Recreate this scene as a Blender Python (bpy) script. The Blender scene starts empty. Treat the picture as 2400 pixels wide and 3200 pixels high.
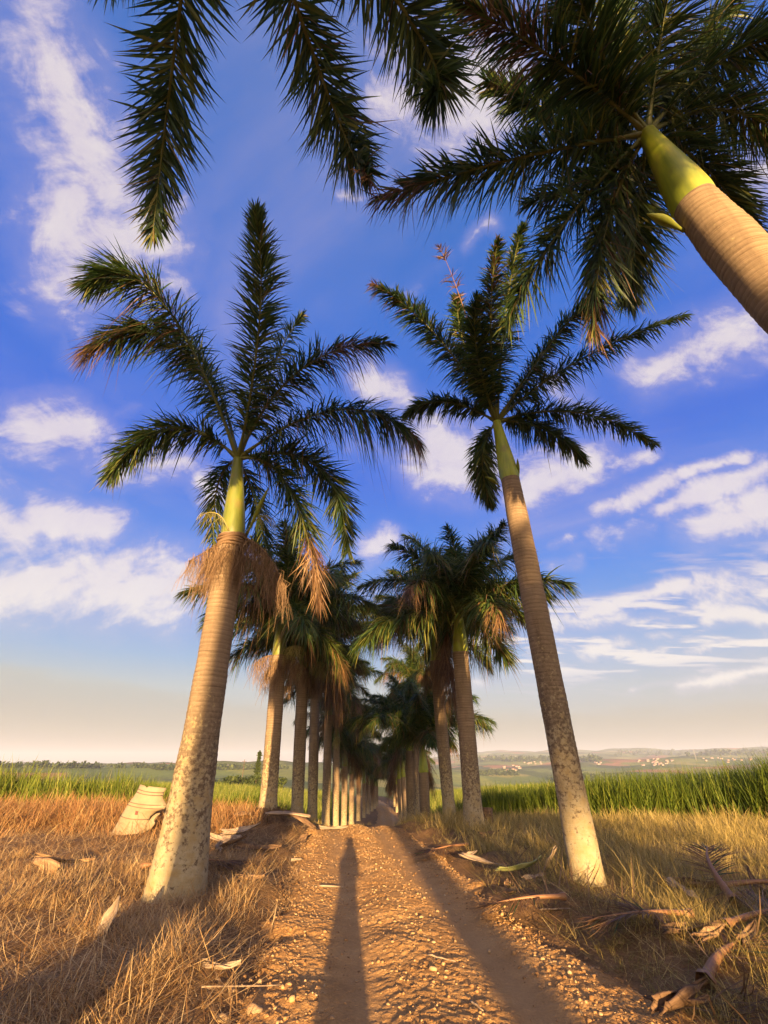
import bpy, math, random
import numpy as np
from mathutils import Vector, Matrix
random.seed(7); rng = np.random.default_rng(7)
S = bpy.context.scene; COL = S.collection
R = math.radians
# ------------------------------------------------------------------ view and geometry helpers
PITCH = R(29.6); FP = 972.0; CX, CY = 829.5, 1106.0; EYE = Vector((0, 0, 1.6))
cp, sp = math.cos(PITCH), math.sin(PITCH)
SUN_EL, SUN_SLOPE = R(6.7), 0.06
USE_HAZE = True; EXPO = 2.4; SKY = 0.15

def ray(px, py):
    x = (px - CX) / FP; u = (CY - py) / FP
    return Vector((x, cp - u * sp, sp + u * cp))
def at_depth(px, py, d): return EYE + ray(px, py) * d
def at_y(px, py, y):
    r = ray(px, py); return EYE + r * (y / r.y)

def sm(a, b, x):
    t = np.clip((np.asarray(x, float) - a) / (b - a), 0, 1); return t * t * (3 - 2 * t)

ROADY = np.array([-80, -40, -19, -8, 0, 4.7, 8, 19, 30, 45, 60, 80, 95, 110, 150, 250.])
ROADX = np.array([3.0, 1.4, .5, .6, .62, .40, .05, -1.09, -1.3, -.7, .45, .6, 0, -1.0, -6, -20.])
def road_x(y): return np.interp(y, ROADY, ROADX)
ZY = np.array([-300, -60, 0, 8, 13, 16, 19, 22, 26, 30, 40, 50, 60, 80, 110, 150, 260])
ZZ = np.array([4., .8, 0, 0, -.01, -.06, -.2, -.46, -.92, -1.45, -2.5, -3.3, -3.9, -4.4, -4.8, -4.9, -12])
RK = np.array([100, 250, 500, 900, 1600, 2600, 4200, 7000, 12000])
LK = np.array([-4, -12, -20, -10, 9, 2, 8, 20, 20.])
RKZ = np.array([-3.4, -22, -40, -42, -22, 14, 60, 190, 190.])
def lump(x, y, s, k):
    return (np.sin(x / s + k) * np.cos(y / s * 1.13 + 2 * k) + .5 * np.sin(x / s * 2.3 - y / s * 1.7 + k * 3)
            + .25 * np.sin(x / s * 4.9 + y / s * 4.1 + k * 5))
def gz(x, y, fine=True):
    x = np.asarray(x, float); y = np.asarray(y, float)
    r = np.hypot(x, y); a = np.degrees(np.arctan2(x, y))
    zc = np.interp(y, ZY, ZZ); 
    for dd in (-1.2, 1.2): zc = zc + np.interp(y + dd, ZY, ZZ)
    zc = zc / 3
    d = np.abs(x - road_x(y))
    side = sm(6, 45, d) * sm(25, 90, y)
    zc = zc + side * 2.3
    wr = sm(-4, 14, a)
    zf = (1 - wr) * np.interp(r, RK, LK) + wr * np.interp(r, RK, RKZ)
    zf = zf + lump(x, y, 170, .3) * 9 * sm(250, 1300, r) + lump(x, y, 420, 1.1) * 16 * sm(1200, 4000, r)
    w = sm(110, 240, r)
    z = zc * (1 - w) + zf * w
    near = 1 - sm(40, 120, r)
    d = d - .45 * (1 - sm(3, 8, y)) * sm(-8, -2, y) * (x > road_x(y))
    bank = sm(1.45, 2.3, d + .18 * np.sin(y * 1.7) + .1 * np.sin(y * 4.1 + x))
    z = z + bank * .17 * near
    z = z + near * bank * (.05 * np.sin(x * 1.3 + y * .7) * np.cos(y * 1.1 - x * .4) + .03 * np.sin(x * 3.1 - y * 2.3))
    z = z + .28 * np.exp(-(((x + 10) / 6) ** 2 + ((y - 16.5) / 2.5) ** 2)) * near
    return z
def G(x, y): return float(gz(x, y))
def ground_at(px, py, lift=0.0):
    r = ray(px, py); t = .5
    while t < 400:
        p = EYE + r * t
        if p.z <= G(p.x, p.y): break
        t *= 1.01
    return Vector((p.x, p.y, G(p.x, p.y) + lift))

# ------------------------------------------------------------------ object helpers
def link(o, parent=None):
    COL.objects.link(o)
    if parent is not None: o.parent = parent
    return o
def tag(o, label=None, cat=None, group=None, kind=None):
    if label: o['label'] = label
    if cat: o['category'] = cat
    if group: o['group'] = group
    if kind: o['kind'] = kind
    return o
def empty(name, loc, rz=0.0):
    o = bpy.data.objects.new(name, None); o.location = loc; o.rotation_euler = (0, 0, rz); o.empty_display_size = .3
    return link(o)
def np_mesh(name, V, quads, tris, mats, attrs=None, smooth=False, mi=None):
    me = bpy.data.meshes.new(name)
    V = np.asarray(V, np.float32).reshape(-1, 3)
    q = np.asarray(quads, np.int32).reshape(-1, 4) if quads is not None and len(quads) else np.zeros((0, 4), np.int32)
    t = np.asarray(tris, np.int32).reshape(-1, 3) if tris is not None and len(tris) else np.zeros((0, 3), np.int32)
    me.vertices.add(len(V)); me.vertices.foreach_set('co', V.ravel())
    me.loops.add(q.size + t.size)
    me.loops.foreach_set('vertex_index', np.concatenate([q.ravel(), t.ravel()]))
    me.polygons.add(len(q) + len(t))
    me.polygons.foreach_set('loop_start', np.concatenate([np.arange(len(q)) * 4, q.size + np.arange(len(t)) * 3]).astype(np.int32))
    if mi is not None: me.polygons.foreach_set('material_index', np.asarray(mi, np.int32))
    for k, v in (attrs or {}).items():
        v = np.asarray(v, np.float32)
        if v.ndim == 1:
            a = me.attributes.new(k, 'FLOAT', 'POINT'); a.data.foreach_set('value', v)
        else:
            a = me.attributes.new(k, 'FLOAT_COLOR', 'POINT'); a.data.foreach_set('color', v.ravel())
    me.update(calc_edges=True)
    if smooth: me.polygons.foreach_set('use_smooth', np.ones(len(me.polygons), bool))
    for m in (mats if isinstance(mats, (list, tuple)) else [mats]): me.materials.append(m)
    return me
def obj(name, me, parent=None, loc=None):
    o = bpy.data.objects.new(name, me)
    if loc is not None: o.location = loc
    return link(o, parent)

class MB:
    """collects geometry for one mesh"""
    def __init__(s): s.V = []; s.Q = []; s.T = []; s.qm = []; s.tm = []; s.tint = []; s.tone = []
    def v(s, p, tint=0., tone=.5): s.V.append((p[0], p[1], p[2])); s.tint.append(tint); s.tone.append(tone); return len(s.V) - 1
    def q(s, a, b, c, d, m=0): s.Q.append((a, b, c, d)); s.qm.append(m)
    def t(s, a, b, c, m=0): s.T.append((a, b, c)); s.tm.append(m)
    def tube(s, pts, rad, n=6, m=0, tint=0., tone=.5, cap=True):
        rings = []; pts = [Vector(p) for p in pts]
        ref = Vector((.31, .17, .93))
        for i, p in enumerate(pts):
            T = (pts[min(i + 1, len(pts) - 1)] - pts[max(i - 1, 0)]).normalized()
            A = T.cross(ref)
            if A.length < .05: A = T.cross(Vector((1, 0, 0)))
            A.normalize(); B = T.cross(A)
            rr = rad[i] if isinstance(rad, (list, tuple)) else rad
            rings.append([s.v(p + (A * math.cos(k * 2 * math.pi / n) + B * math.sin(k * 2 * math.pi / n)) * rr, tint, tone) for k in range(n)])
        for i in range(len(rings) - 1):
            for k in range(n): s.q(rings[i][k], rings[i][(k + 1) % n], rings[i + 1][(k + 1) % n], rings[i + 1][k], m)
        if cap:
            for ring, flip in ((rings[0], True), (rings[-1], False)):
                c = sum((Vector(s.V[i]) for i in ring), Vector()) / n; ci = s.v(c, tint, tone)
                for k in range(n):
                    a, b = ring[k], ring[(k + 1) % n]
                    s.t(*((b, a, ci) if flip else (a, b, ci)), m)
    def box(s, c, sx, sy, sz, m=0, rz=0.):
        ids = []
        for dx, dy, dz in [(-1, -1, -1), (1, -1, -1), (1, 1, -1), (-1, 1, -1), (-1, -1, 1), (1, -1, 1), (1, 1, 1), (-1, 1, 1)]:
            x, y = dx * sx / 2, dy * sy / 2
            ids.append(s.v((c[0] + x * math.cos(rz) - y * math.sin(rz), c[1] + x * math.sin(rz) + y * math.cos(rz), c[2] + dz * sz / 2)))
        for f in [(3, 2, 1, 0), (4, 5, 6, 7), (0, 1, 5, 4), (1, 2, 6, 5), (2, 3, 7, 6), (3, 0, 4, 7)]: s.q(*[ids[i] for i in f], m)
        return ids
    def mesh(s, name, mats, smooth=False):
        return np_mesh(name, s.V, s.Q, s.T, mats, {'tint': s.tint, 'tone': s.tone}, smooth, s.qm + s.tm)
    def build(s, name, mats, parent=None, smooth=False, loc=None): return obj(name, s.mesh(name, mats, smooth), parent, loc)

# ------------------------------------------------------------------ materials
class NT:
    def __init__(s, tree): s.t = tree; s.N = tree.nodes; s.L = tree.links
    def n(s, typ, **kw):
        nd = s.N.new(typ)
        for k, v in kw.items():
            if k.startswith('i_'):
                key = k[2:]; key = int(key) if key.isdigit() else key
                s.put(nd.inputs[key], v)
            else: setattr(nd, k, v)
        return nd
    def put(s, sock, v):
        if hasattr(v, 'bl_idname') and hasattr(v, 'links'): s.L.new(v, sock)
        else: sock.default_value = v
    def math(s, op, a, b=0., c=0., clamp=False):
        nd = s.N.new('ShaderNodeMath'); nd.operation = op; nd.use_clamp = clamp
        for i, v in enumerate((a, b, c)): s.put(nd.inputs[i], v)
        return nd.outputs[0]
    def vm(s, op, a, b=None, out=0):
        nd = s.N.new('ShaderNodeVectorMath'); nd.operation = op
        s.put(nd.inputs[0], a)
        if b is not None: s.put(nd.inputs[3 if op == 'SCALE' else 1], b)
        return nd.outputs[out]
    def mix(s, f, a, b, blend='MIX'):
        nd = s.N.new('ShaderNodeMix'); nd.data_type = 'RGBA'; nd.blend_type = blend
        s.put(nd.inputs[0], f); s.put(nd.inputs[6], a); s.put(nd.inputs[7], b); return nd.outputs[2]
    def ramp(s, f, stops, interp='LINEAR'):
        nd = s.N.new('ShaderNodeValToRGB'); nd.color_ramp.interpolation = interp; e = nd.color_ramp.elements
        while len(e) < len(stops): e.new(.5)
        for el, (p, c) in zip(e, stops): el.position = p; el.color = c if len(c) == 4 else (*c, 1)
        s.put(nd.inputs[0], f); return nd.outputs[0]
    def mr(s, v, a, b, c=0., d=1., smooth=False):
        nd = s.N.new('ShaderNodeMapRange'); nd.interpolation_type = 'SMOOTHSTEP' if smooth else 'LINEAR'
        for i, q in enumerate((v, a, b, c, d)): s.put(nd.inputs[i], q)
        return nd.outputs[0]
    def noise(s, vec, scale, detail=4., rough=.55, dist=0., out=0):
        nd = s.N.new('ShaderNodeTexNoise'); s.put(nd.inputs['Vector'], vec)
        nd.inputs['Scale'].default_value = scale; nd.inputs['Detail'].default_value = detail
        nd.inputs['Roughness'].default_value = rough; nd.inputs['Distortion'].default_value = dist
        return nd.outputs[out]
    def attr(s, name, out=2):
        nd = s.N.new('ShaderNodeAttribute'); nd.attribute_name = name; return nd.outputs[out]
C4 = lambda c: (*c, 1)
def new_mat(name):
    m = bpy.data.materials.new(name); m.use_nodes = True; m.node_tree.nodes.clear()
    k = NT(m.node_tree); out = k.n('ShaderNodeOutputMaterial'); return m, k, out
def princ(k, out, col, rough=.7, spec=.3, bump=None, bstr=.4, bdist=.02, translucent=0., tcol=None):
    b = k.n('ShaderNodeBsdfPrincipled'); k.put(b.inputs['Base Color'], col); k.put(b.inputs['Roughness'], rough)
    b.inputs['Specular IOR Level'].default_value = spec
    if bump is not None:
        bn = k.n('ShaderNodeBump'); bn.inputs['Strength'].default_value = bstr; bn.inputs['Distance'].default_value = bdist
        k.put(bn.inputs['Height'], bump); k.L.new(bn.outputs[0], b.inputs['Normal'])
    sh = b.outputs[0]
    if translucent:
        t = k.n('ShaderNodeBsdfTranslucent'); k.put(t.inputs[0], tcol if tcol is not None else col)
        mx = k.n('ShaderNodeMixShader'); mx.inputs[0].default_value = translucent
        k.L.new(sh, mx.inputs[1]); k.L.new(t.outputs[0], mx.inputs[2]); sh = mx.outputs[0]
    k.L.new(sh, out.inputs[0])
M = {}
def mat_leaf():
    m, k, out = new_mat('palm_leaf')
    g = k.ramp(k.attr('tone'), [(0, (.02, .044, .016)), (.5, (.045, .09, .022)), (.82, (.095, .14, .026)), (1, (.2, .19, .04))])
    br = k.ramp(k.attr('tone'), [(0, (.09, .045, .024)), (.6, (.2, .11, .05)), (1, (.34, .21, .09))])
    c = k.mix(k.attr('tint'), g, br)
    princ(k, out, c, .48, .35, translucent=.32); return m
def mat_rachis():
    m, k, out = new_mat('palm_rachis')
    c = k.mix(k.attr('tint'), C4((.12, .13, .03)), C4((.24, .12, .055)))
    princ(k, out, c, .5, .35); return m
def mat_strand(name, a, b):
    m, k, out = new_mat(name); princ(k, out, k.ramp(k.attr('tone'), [(0, a), (1, b)]), .8, .2, translucent=.15); return m
def mat_trunk():
    m, k, out = new_mat('palm_bark')
    co = k.n('ShaderNodeTexCoord').outputs['Object']; ht = k.attr('ht')
    w = k.n('ShaderNodeTexWave', wave_type='BANDS', bands_direction='Z', wave_profile='SAW'); k.put(w.inputs['Vector'], co)
    w.inputs['Scale'].default_value = 4.2; w.inputs['Distortion'].default_value = 2.2; w.inputs['Detail'].default_value = 3; w.inputs['Detail Scale'].default_value = 1.4
    st = k.vm('MULTIPLY', co, (2.2, 2.2, 30)); n1 = k.noise(st, 1., 5, .6)
    n2 = k.noise(co, 5, 6, .7); n3 = k.noise(co, 24, 6, .75)
    base = k.ramp(k.math('ADD', k.math('MULTIPLY', w.outputs[1], .3), k.math('MULTIPLY', n1, .7)),
                  [(.2, (.12, .08, .047)), (.5, (.25, .178, .108)), (.8, (.36, .268, .168))])
    base = k.mix(k.mr(n2, .35, .75), base, C4((.2, .15, .092)), 'MIX')
    grey = k.mix(k.mr(n3, .4, .65), C4((.09, .068, .042)), C4((.25, .195, .122)))
    base = k.mix(k.mr(ht, .62, .3, 0, .75), base, grey)
    stain = k.noise(k.vm('MULTIPLY', co, (4., 4., .55)), 1., 5, .65)
    base = k.mix(k.mr(stain, .5, .72, 0, .55), base, C4((.075, .05, .032)))
    line = k.noise(k.vm('MULTIPLY', co, (1.2, 1.2, 46)), 1., 4, .7)
    base = k.mix(k.mr(line, .56, .66, 0, .5), base, C4((.07, .045, .028)))
    # pale lichen patches on the lower trunk
    v = k.n('ShaderNodeTexVoronoi'); k.put(v.inputs['Vector'], k.vm('ADD', co, k.vm('SCALE', k.noise(co, 9, 3, .6, out=1), .12))); v.inputs['Scale'].default_value = 13
    pm = k.math('ADD', k.math('MULTIPLY', n3, .55), k.math('MULTIPLY', k.math('ADD', n2, k.math('MULTIPLY', v.outputs[0], -.35)), .55))
    thr = k.mr(ht, 0, .6, .3, .6)
    pat = k.mr(k.math('SUBTRACT', pm, thr), -.03, .06)
    pcol = k.mix(k.mr(n2, .4, .65), C4((.39, .345, .22)), C4((.34, .255, .115)))
    c = k.mix(k.math('MULTIPLY', pat, .8), base, pcol)
    h = k.math('ADD', k.math('MULTIPLY', w.outputs[1], .5), k.math('ADD', k.math('MULTIPLY', n1, .7), k.math('MULTIPLY', n3, .5)))
    princ(k, out, c, .88, .15, h, .55, .018); return m
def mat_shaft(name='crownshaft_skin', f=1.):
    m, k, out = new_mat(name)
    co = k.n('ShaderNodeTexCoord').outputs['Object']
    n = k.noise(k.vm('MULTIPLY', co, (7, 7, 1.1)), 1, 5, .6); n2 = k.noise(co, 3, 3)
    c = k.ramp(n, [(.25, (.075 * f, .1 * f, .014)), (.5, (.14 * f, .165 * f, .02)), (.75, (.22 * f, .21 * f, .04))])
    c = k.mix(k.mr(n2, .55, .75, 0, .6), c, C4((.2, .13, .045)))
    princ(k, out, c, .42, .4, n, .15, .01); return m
def mat_plain(name, c1, c2, scale=8, rough=.8, bstr=.3, spec=.2, stretch=(1, 1, 1), bdist=.01):
    m, k, out = new_mat(name); co = k.vm('MULTIPLY', k.n('ShaderNodeTexCoord').outputs['Object'], stretch)
    n = k.noise(co, scale, 5, .6)
    princ(k, out, k.ramp(n, [(.3, c1), (.7, c2)]), rough, spec, n, bstr, bdist); return m
def mat_tint(name, stops, rough=.75, trans=.2, spec=.2):
    m, k, out = new_mat(name); princ(k, out, k.ramp(k.attr('tint'), stops), rough, spec, translucent=trans); return m
def mat_terrain():
    m, k, out = new_mat('ground_soil')
    co = k.n('ShaderNodeTexCoord').outputs['Object']
    n = k.noise(co, 3.5, 6, .65); n2 = k.noise(co, 28, 4, .65); nl = k.noise(co, .045, 5, .6)
    c = k.attr('land', 0)
    c = k.mix(1., c, k.ramp(k.math('ADD', k.math('MULTIPLY', n, .5), k.math('MULTIPLY', n2, .5)), [(.3, (.5, .48, .45)), (.65, (1.25, 1.25, 1.25))]), 'MULTIPLY')
    c = k.mix(1., c, k.ramp(nl, [(.3, (.75, .78, .75)), (.7, (1.2, 1.15, 1.1))]), 'MULTIPLY')
    princ(k, out, c, .95, .08, k.math('ADD', n, k.math('MULTIPLY', n2, .4)), .7, .04); return m
def mat_road():
    m, k, out = new_mat('dirt_road_soil')
    co = k.n('ShaderNodeTexCoord').outputs['Object']
    n = k.noise(co, 2.2, 6, .65); n2 = k.noise(co, 38, 5, .7); n3 = k.noise(co, .9, 3)
    v = k.n('ShaderNodeTexVoronoi'); k.put(v.inputs['Vector'], k.vm('ADD', co, k.vm('SCALE', k.noise(co, 20, 2, .5, out=1), .03))); v.inputs['Scale'].default_value = 30
    track = k.attr('track')
    c = k.ramp(k.math('ADD', k.math('MULTIPLY', n2, .55), k.math('MULTIPLY', n, .45)), [(.3, (.22, .11, .038)), (.5, (.5, .275, .095)), (.7, (.66, .41, .165))])
    peb = k.mr(v.outputs[0], .26, .1); pebm = k.math('MULTIPLY', k.math('MULTIPLY', peb, k.mr(n, .42, .6)), k.mr(track, .6, .1))
    c = k.mix(k.math('MULTIPLY', pebm, .6), c, C4((.48, .31, .14)))
    c = k.mix(k.math('MULTIPLY', track, .6), c, k.mix(n, C4((.38, .225, .095)), C4((.56, .36, .165))))
    h = k.math('ADD', k.math('MULTIPLY', n2, .6), k.math('MULTIPLY', pebm, .8))
    h = k.math('ADD', h, k.math('MULTIPLY', n, .9))
    princ(k, out, c, .95, .08, h, 1., .04); return m
M['leaf'] = mat_leaf(); M['rachis'] = mat_rachis(); M['trunk'] = mat_trunk(); M['shaft'] = mat_shaft(); M['lit_shaft'] = mat_shaft('lit_crownshaft_skin', 1.9)  # plain shaft colour darkened as if shaded, second copy brightened as if lit
M['brown_strand'] = mat_strand('dry_flower_strand', (.15, .088, .048), (.29, .195, .11))
M['pale_strand'] = mat_strand('fresh_flower_strand', (.26, .24, .08), (.45, .38, .14))
M['spathe'] = mat_plain('spathe_skin', (.12, .15, .02), (.22, .24, .04), 6, .5, .2)
M['terrain'] = mat_terrain(); M['road'] = mat_road()
M['straw'] = mat_tint('straw_blade', [(0, (.16, .075, .026)), (.35, (.35, .195, .07)), (.75, (.50, .34, .15)), (1, (.62, .47, .24))])
M['litter'] = mat_tint('shed_leaflet', [(0, (.07, .042, .022)), (.4, (.17, .105, .055)), (.8, (.32, .22, .12)), (1, (.42, .31, .18))])
M['rust_grass'] = mat_tint('rusty_grass_blade', [(0, (.18, .085, .032)), (.45, (.36, .185, .07)), (.8, (.46, .29, .12)), (1, (.45, .36, .16))])
M['olive_grass'] = mat_tint('olive_grass_blade', [(0, (.11, .11, .025)), (.35, (.29, .225, .065)), (.8, (.48, .36, .125)), (1, (.6, .48, .22))])
M['cane'] = mat_tint('cane_leaf', [(0, (.05, .085, .012)), (.4, (.105, .15, .018)), (.8, (.2, .23, .032)), (1, (.42, .36, .11))], .6, .3)
M['gravel'] = mat_tint('gravel_stone', [(0, (.16, .08, .03)), (.55, (.32, .19, .08)), (.9, (.42, .28, .135)), (1, (.5, .39, .23))], .9, 0)
M['sheath'] = mat_plain('dry_sheath', (.12, .065, .03), (.36, .235, .125), 2.4, .75, .8, .15, (1.3, 11, 11), .02)
M['pale_sheath'] = mat_plain('pale_sheath', (.19, .13, .08), (.40, .315, .215), 2.4, .7, .7, .15, (1.3, 11, 11), .02)
M['brown_sheath'] = mat_plain('brown_sheath', (.06, .034, .02), (.23, .145, .08), 2.4, .8, .9, .12, (1.3, 12, 12), .02)
M['green_sheath'] = mat_plain('fresh_sheath', (.16, .2, .06), (.34, .33, .14), 3, .55, .3)
M['plastic'] = mat_plain('weathered_plastic', (.22, .17, .1), (.3, .24, .15), 2.5, .6, .1)
M['rib_shade'] = mat_plain('painted_rib_shade', (.1, .065, .05), (.17, .115, .085), 6)  # dark tone standing in for shade beside the panel ribs
M['ink'] = mat_plain('faded_ink', (.2, .07, .06), (.3, .12, .1), 9)
M['stone'] = mat_plain('pale_stone', (.24, .15, .075), (.42, .3, .16), 9, .9, .6)
M['wall'] = mat_plain('house_wall', (.26, .2, .16), (.38, .31, .25), 1, .8, .1)
M['roof'] = mat_plain('house_roof', (.3, .12, .08), (.42, .2, .13), 1, .8, .1)
M['bark'] = mat_plain('tree_bark', (.08, .055, .035), (.16, .11, .07), 6)
M['tree'] = mat_tint('tree_leaf', [(0, (.02, .03, .01)), (.5, (.04, .06, .015)), (1, (.08, .1, .025))], .7, .15)
M['metal'] = mat_plain('grey_metal', (.3, .28, .26), (.4, .38, .35), 3, .5)
M['coat'] = mat_plain('dark_cloth', (.03, .03, .04), (.06, .06, .07), 30)
M['skin'] = mat_plain('skin', (.28, .16, .1), (.34, .2, .13), 12, .55, .1)
M['hair'] = mat_plain('hair', (.015, .01, .008), (.03, .02, .015), 20, .6)
M['black'] = mat_plain('black_glass', (.01, .01, .012), (.02, .02, .022), 3, .2)
M['root'] = mat_strand('root_fibre', (.07, .04, .022), (.22, .14, .075))

# ------------------------------------------------------------------ setting: terrain sheet
def build_terrain():
    nr, na = 520, 420
    r = np.concatenate([[0.], .5 * (11500 / .5) ** (np.arange(nr) / (nr - 1))])
    fa = np.linspace(0, 1, na, endpoint=False)
    a = 2 * np.pi * fa - .75 * np.sin(2 * np.pi * fa)          # finer towards the avenue
    rr, aa = np.meshgrid(r[1:], a, indexing='ij')
    x, y = rr * np.sin(aa), rr * np.cos(aa)
    z = gz(x, y)
    d = np.abs(x - road_x(y))
    z = z - .07 * (1 - sm(1.25, 1.7, d - .45 * (1 - sm(3, 8, y)) * sm(-8, -2, y) * (x > road_x(y)))) * (1 - sm(150, 240, rr))
    z = z + (1 - sm(30, 60, rr)) * sm(1.4, 2, d) * .02 * (np.sin(x * 9 + y * 3) * np.sin(y * 8 - x * 2))
    V = np.concatenate([[[0, 0, G(0, 0) - .07]], np.stack([x, y, z], -1).reshape(-1, 3)])
    i = np.arange(nr - 1)[:, None] * na + np.arange(na)[None] + 1
    j = np.arange(nr - 1)[:, None] * na + (np.arange(na)[None] + 1) % na + 1
    Q = np.stack([i, i + na, j + na, j], -1).reshape(-1, 4)
    k = np.arange(na); T = np.stack([np.zeros(na, int), k + 1, (k + 1) % na + 1], -1)
    # land use: straw and soil near, cane fields, ploughed plots and woods far off
    X, Y = V[:, 0], V[:, 1]; rad = np.hypot(X, Y)
    straw = np.array([.25, .15, .07]); cane = np.array([.13, .155, .03])
    c = np.tile(straw, (len(V), 1))
    f = sm(18, 30, rad + 4 * np.sin(X * .4))[:, None]; ddr = np.abs(X - road_x(Y)); f = f * sm(3.8, 5.5, ddr)[:, None]
    c = c * (1 - f) + cane * f
    u = np.floor((X * .8 + Y * .35 + 40 * np.sin(Y / 160)) / 150) ; w = np.floor((Y * .9 - X * .3 + 50 * np.sin(X / 210)) / 190)
    hsh = np.abs(np.sin(u * 12.9898 + w * 78.233) * 43758.5453) % 1
    pal = np.array([[.10, .135, .03], [.15, .17, .035], [.065, .09, .025], [.2, .19, .055], [.05, .07, .025], [.26, .13, .065], [.12, .15, .035], [.09, .11, .03]])
    fc = pal[(hsh * 8).astype(int) % 8] * 1.3
    f = sm(170, 320, rad)[:, None]; c = c * (1 - f) + fc * f
    ridge = sm(.1, .9, lump(X, Y, 170, .3))[:, None] * sm(900, 1500, rad)[:, None] * .6
    c = c * (1 - ridge) + np.array([.045, .06, .025]) * ridge
    me = np_mesh('terrain', V, Q, T, M['terrain'], {'land': np.concatenate([c, np.ones((len(c), 1))], 1)}, smooth=True)
    tag(obj('terrain', me), kind='structure')
build_terrain()

def vnoise(x, y, seed=0):
    xi = np.floor(x).astype(np.int64); yi = np.floor(y).astype(np.int64); fx = x - xi; fy = y - yi
    h = lambda a, b: (np.abs(np.sin(a * 127.1 + b * 311.7 + seed * 17.3) * 43758.5453)) % 1
    fx = fx * fx * (3 - 2 * fx); fy = fy * fy * (3 - 2 * fy)
    return (h(xi, yi) * (1 - fx) + h(xi + 1, yi) * fx) * (1 - fy) + (h(xi, yi + 1) * (1 - fx) + h(xi + 1, yi + 1) * fx) * fy
def road_tracks(y): return road_x(y) - .62 + .08 * np.sin(y * .23), road_x(y) + .72 + .08 * np.sin(y * .2 + 1)
def road_z(x, y):
    d = x - road_x(y); ad = np.abs(d)
    tl, tr = road_tracks(y)
    g1, g2 = np.exp(-((x - tl) / .24) ** 2), np.exp(-((x - tr) / .24) ** 2)
    tr_ = np.clip(g1 * .75 + g2, 0, 1)
    n = (vnoise(x * 6, y * 6, 1) - .5) * .012 + (vnoise(x * 15, y * 15, 2) - .5) * .013 + (vnoise(x * 33, y * 33, 3) - .5) * .016 + (vnoise(x * 47, y * 27, 6) - .5) * .012 + (vnoise(x * 1.6, y * 1.6, 4) - .5) * .05
    z = gz(x, y) + .012 - .055 * tr_ + n * (1 - .8 * tr_) + .03 * np.exp(-(d / .3) ** 2)
    edge = sm(1.25, 1.75, ad - .45 * (1 - sm(3, 8, y)) * sm(-8, -2, y) * (d > 0) + (vnoise(x * 2, y * 2, 5) - .5) * .5)
    return z - edge * .16, tr_
def build_road():
    ys = np.concatenate([np.arange(-80, -6, 1.), np.arange(-6, 1.5, .15), np.arange(1.5, 9, .02), np.arange(9, 22, .045), np.arange(22, 60, .4), np.arange(60, 230, 1.5)])
    us = np.linspace(-1.9, 2.4, 210)
    U, Y = np.meshgrid(us, ys); X = U + road_x(Y)
    Z, T = road_z(X, Y); Z = Z + .004
    ny, nx = Y.shape; i = (np.arange(ny - 1)[:, None] * nx + np.arange(nx - 1)[None])
    Q = np.stack([i, i + 1, i + nx + 1, i + nx], -1).reshape(-1, 4)
    me = np_mesh('dirt_road', np.stack([X, Y, Z], -1), Q, None, M['road'], {'track': T.ravel()}, smooth=True)
    tag(obj('dirt_road', me), kind='structure')
build_road()

# ------------------------------------------------------------------ grass, cane, gravel (stuff)
def blades(P, H, W, az, lean, curve, nseg=3, tint=None):
    N = len(P); P = np.asarray(P, float); dx, dy = np.sin(az), np.cos(az)
    tw = az + np.pi / 2 + rng.normal(0, .5, N); px, py = np.sin(tw), np.cos(tw)
    pos = P.copy(); rows = []
    for s in range(nseg + 1):
        t = s / nseg; w = W * (.75 + .5 * t) * (1 - t ** 2.2) * .5
        if s == nseg: rows.append(pos[:, None, :].copy())
        else:
            o = np.stack([px * w, py * w, np.zeros(N)], -1); rows.append(np.stack([pos - o, pos + o], 1))
        th = lean + curve * (t + .5 / nseg); st = (H / nseg)
        pos = pos + np.stack([dx * np.sin(th) * st, dy * np.sin(th) * st, np.cos(th) * st], -1)
    V = np.concatenate(rows, 1); nv = V.shape[1]; b = np.arange(N)[:, None] * nv
    Q = np.concatenate([b + np.array([[2 * s, 2 * s + 1, 2 * s + 3, 2 * s + 2]]) for s in range(nseg - 1)]) if nseg > 1 else None
    s = nseg - 1; T = b + np.array([[2 * s, 2 * s + 1, 2 * s + 2]])
    tint = rng.random(N) if tint is None else np.clip(tint, 0, 1)
    return V.reshape(-1, 3), Q, T, np.repeat(tint, nv)
def blade_obj(name, mat, parts):
    Vs, Qs, Ts, ts = [], [], [], []; off = 0
    for V, Q, T, t in parts:
        Vs.append(V); Ts.append(T + off); ts.append(t)
        if Q is not None: Qs.append(Q + off)
        off += len(V)
    me = np_mesh(name, np.concatenate(Vs), np.concatenate(Qs) if Qs else None, np.concatenate(Ts), mat, {'tint': np.concatenate(ts)})
    return tag(obj(name, me), kind='stuff')
def scatter(n, r0, r1, a0, a1, pw=1.0):
    """n ground points, az a0..a1 degrees, range r0..r1; pw=1: even in range, 2: even in area"""
    u = rng.random(n); r = (r0 ** pw + u * (r1 ** pw - r0 ** pw)) ** (1 / pw); a = np.radians(a0 + (a1 - a0) * rng.random(n))
    return r * np.sin(a), r * np.cos(a)
def tufted(x, y, n_per, spread):
    x = np.repeat(x, n_per); y = np.repeat(y, n_per)
    return x + rng.normal(0, spread, len(x)), y + rng.normal(0, spread, len(y))
def on(x, y): return np.stack([x, y, gz(x, y) - .01], -1)
TREES = []          # trunk feet kept clear of blades: filled below
def keep(x, y, m): return x[m], y[m]
def clear(x, y):          # nothing grows through or right before the two front trunks
    m = (np.hypot((x + 2.8) , (y - 7.45) / 1.3) > .5) & (np.hypot(x - 2.9, (y - 7.75) / 1.7) > .36); return x[m], y[m]

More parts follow.
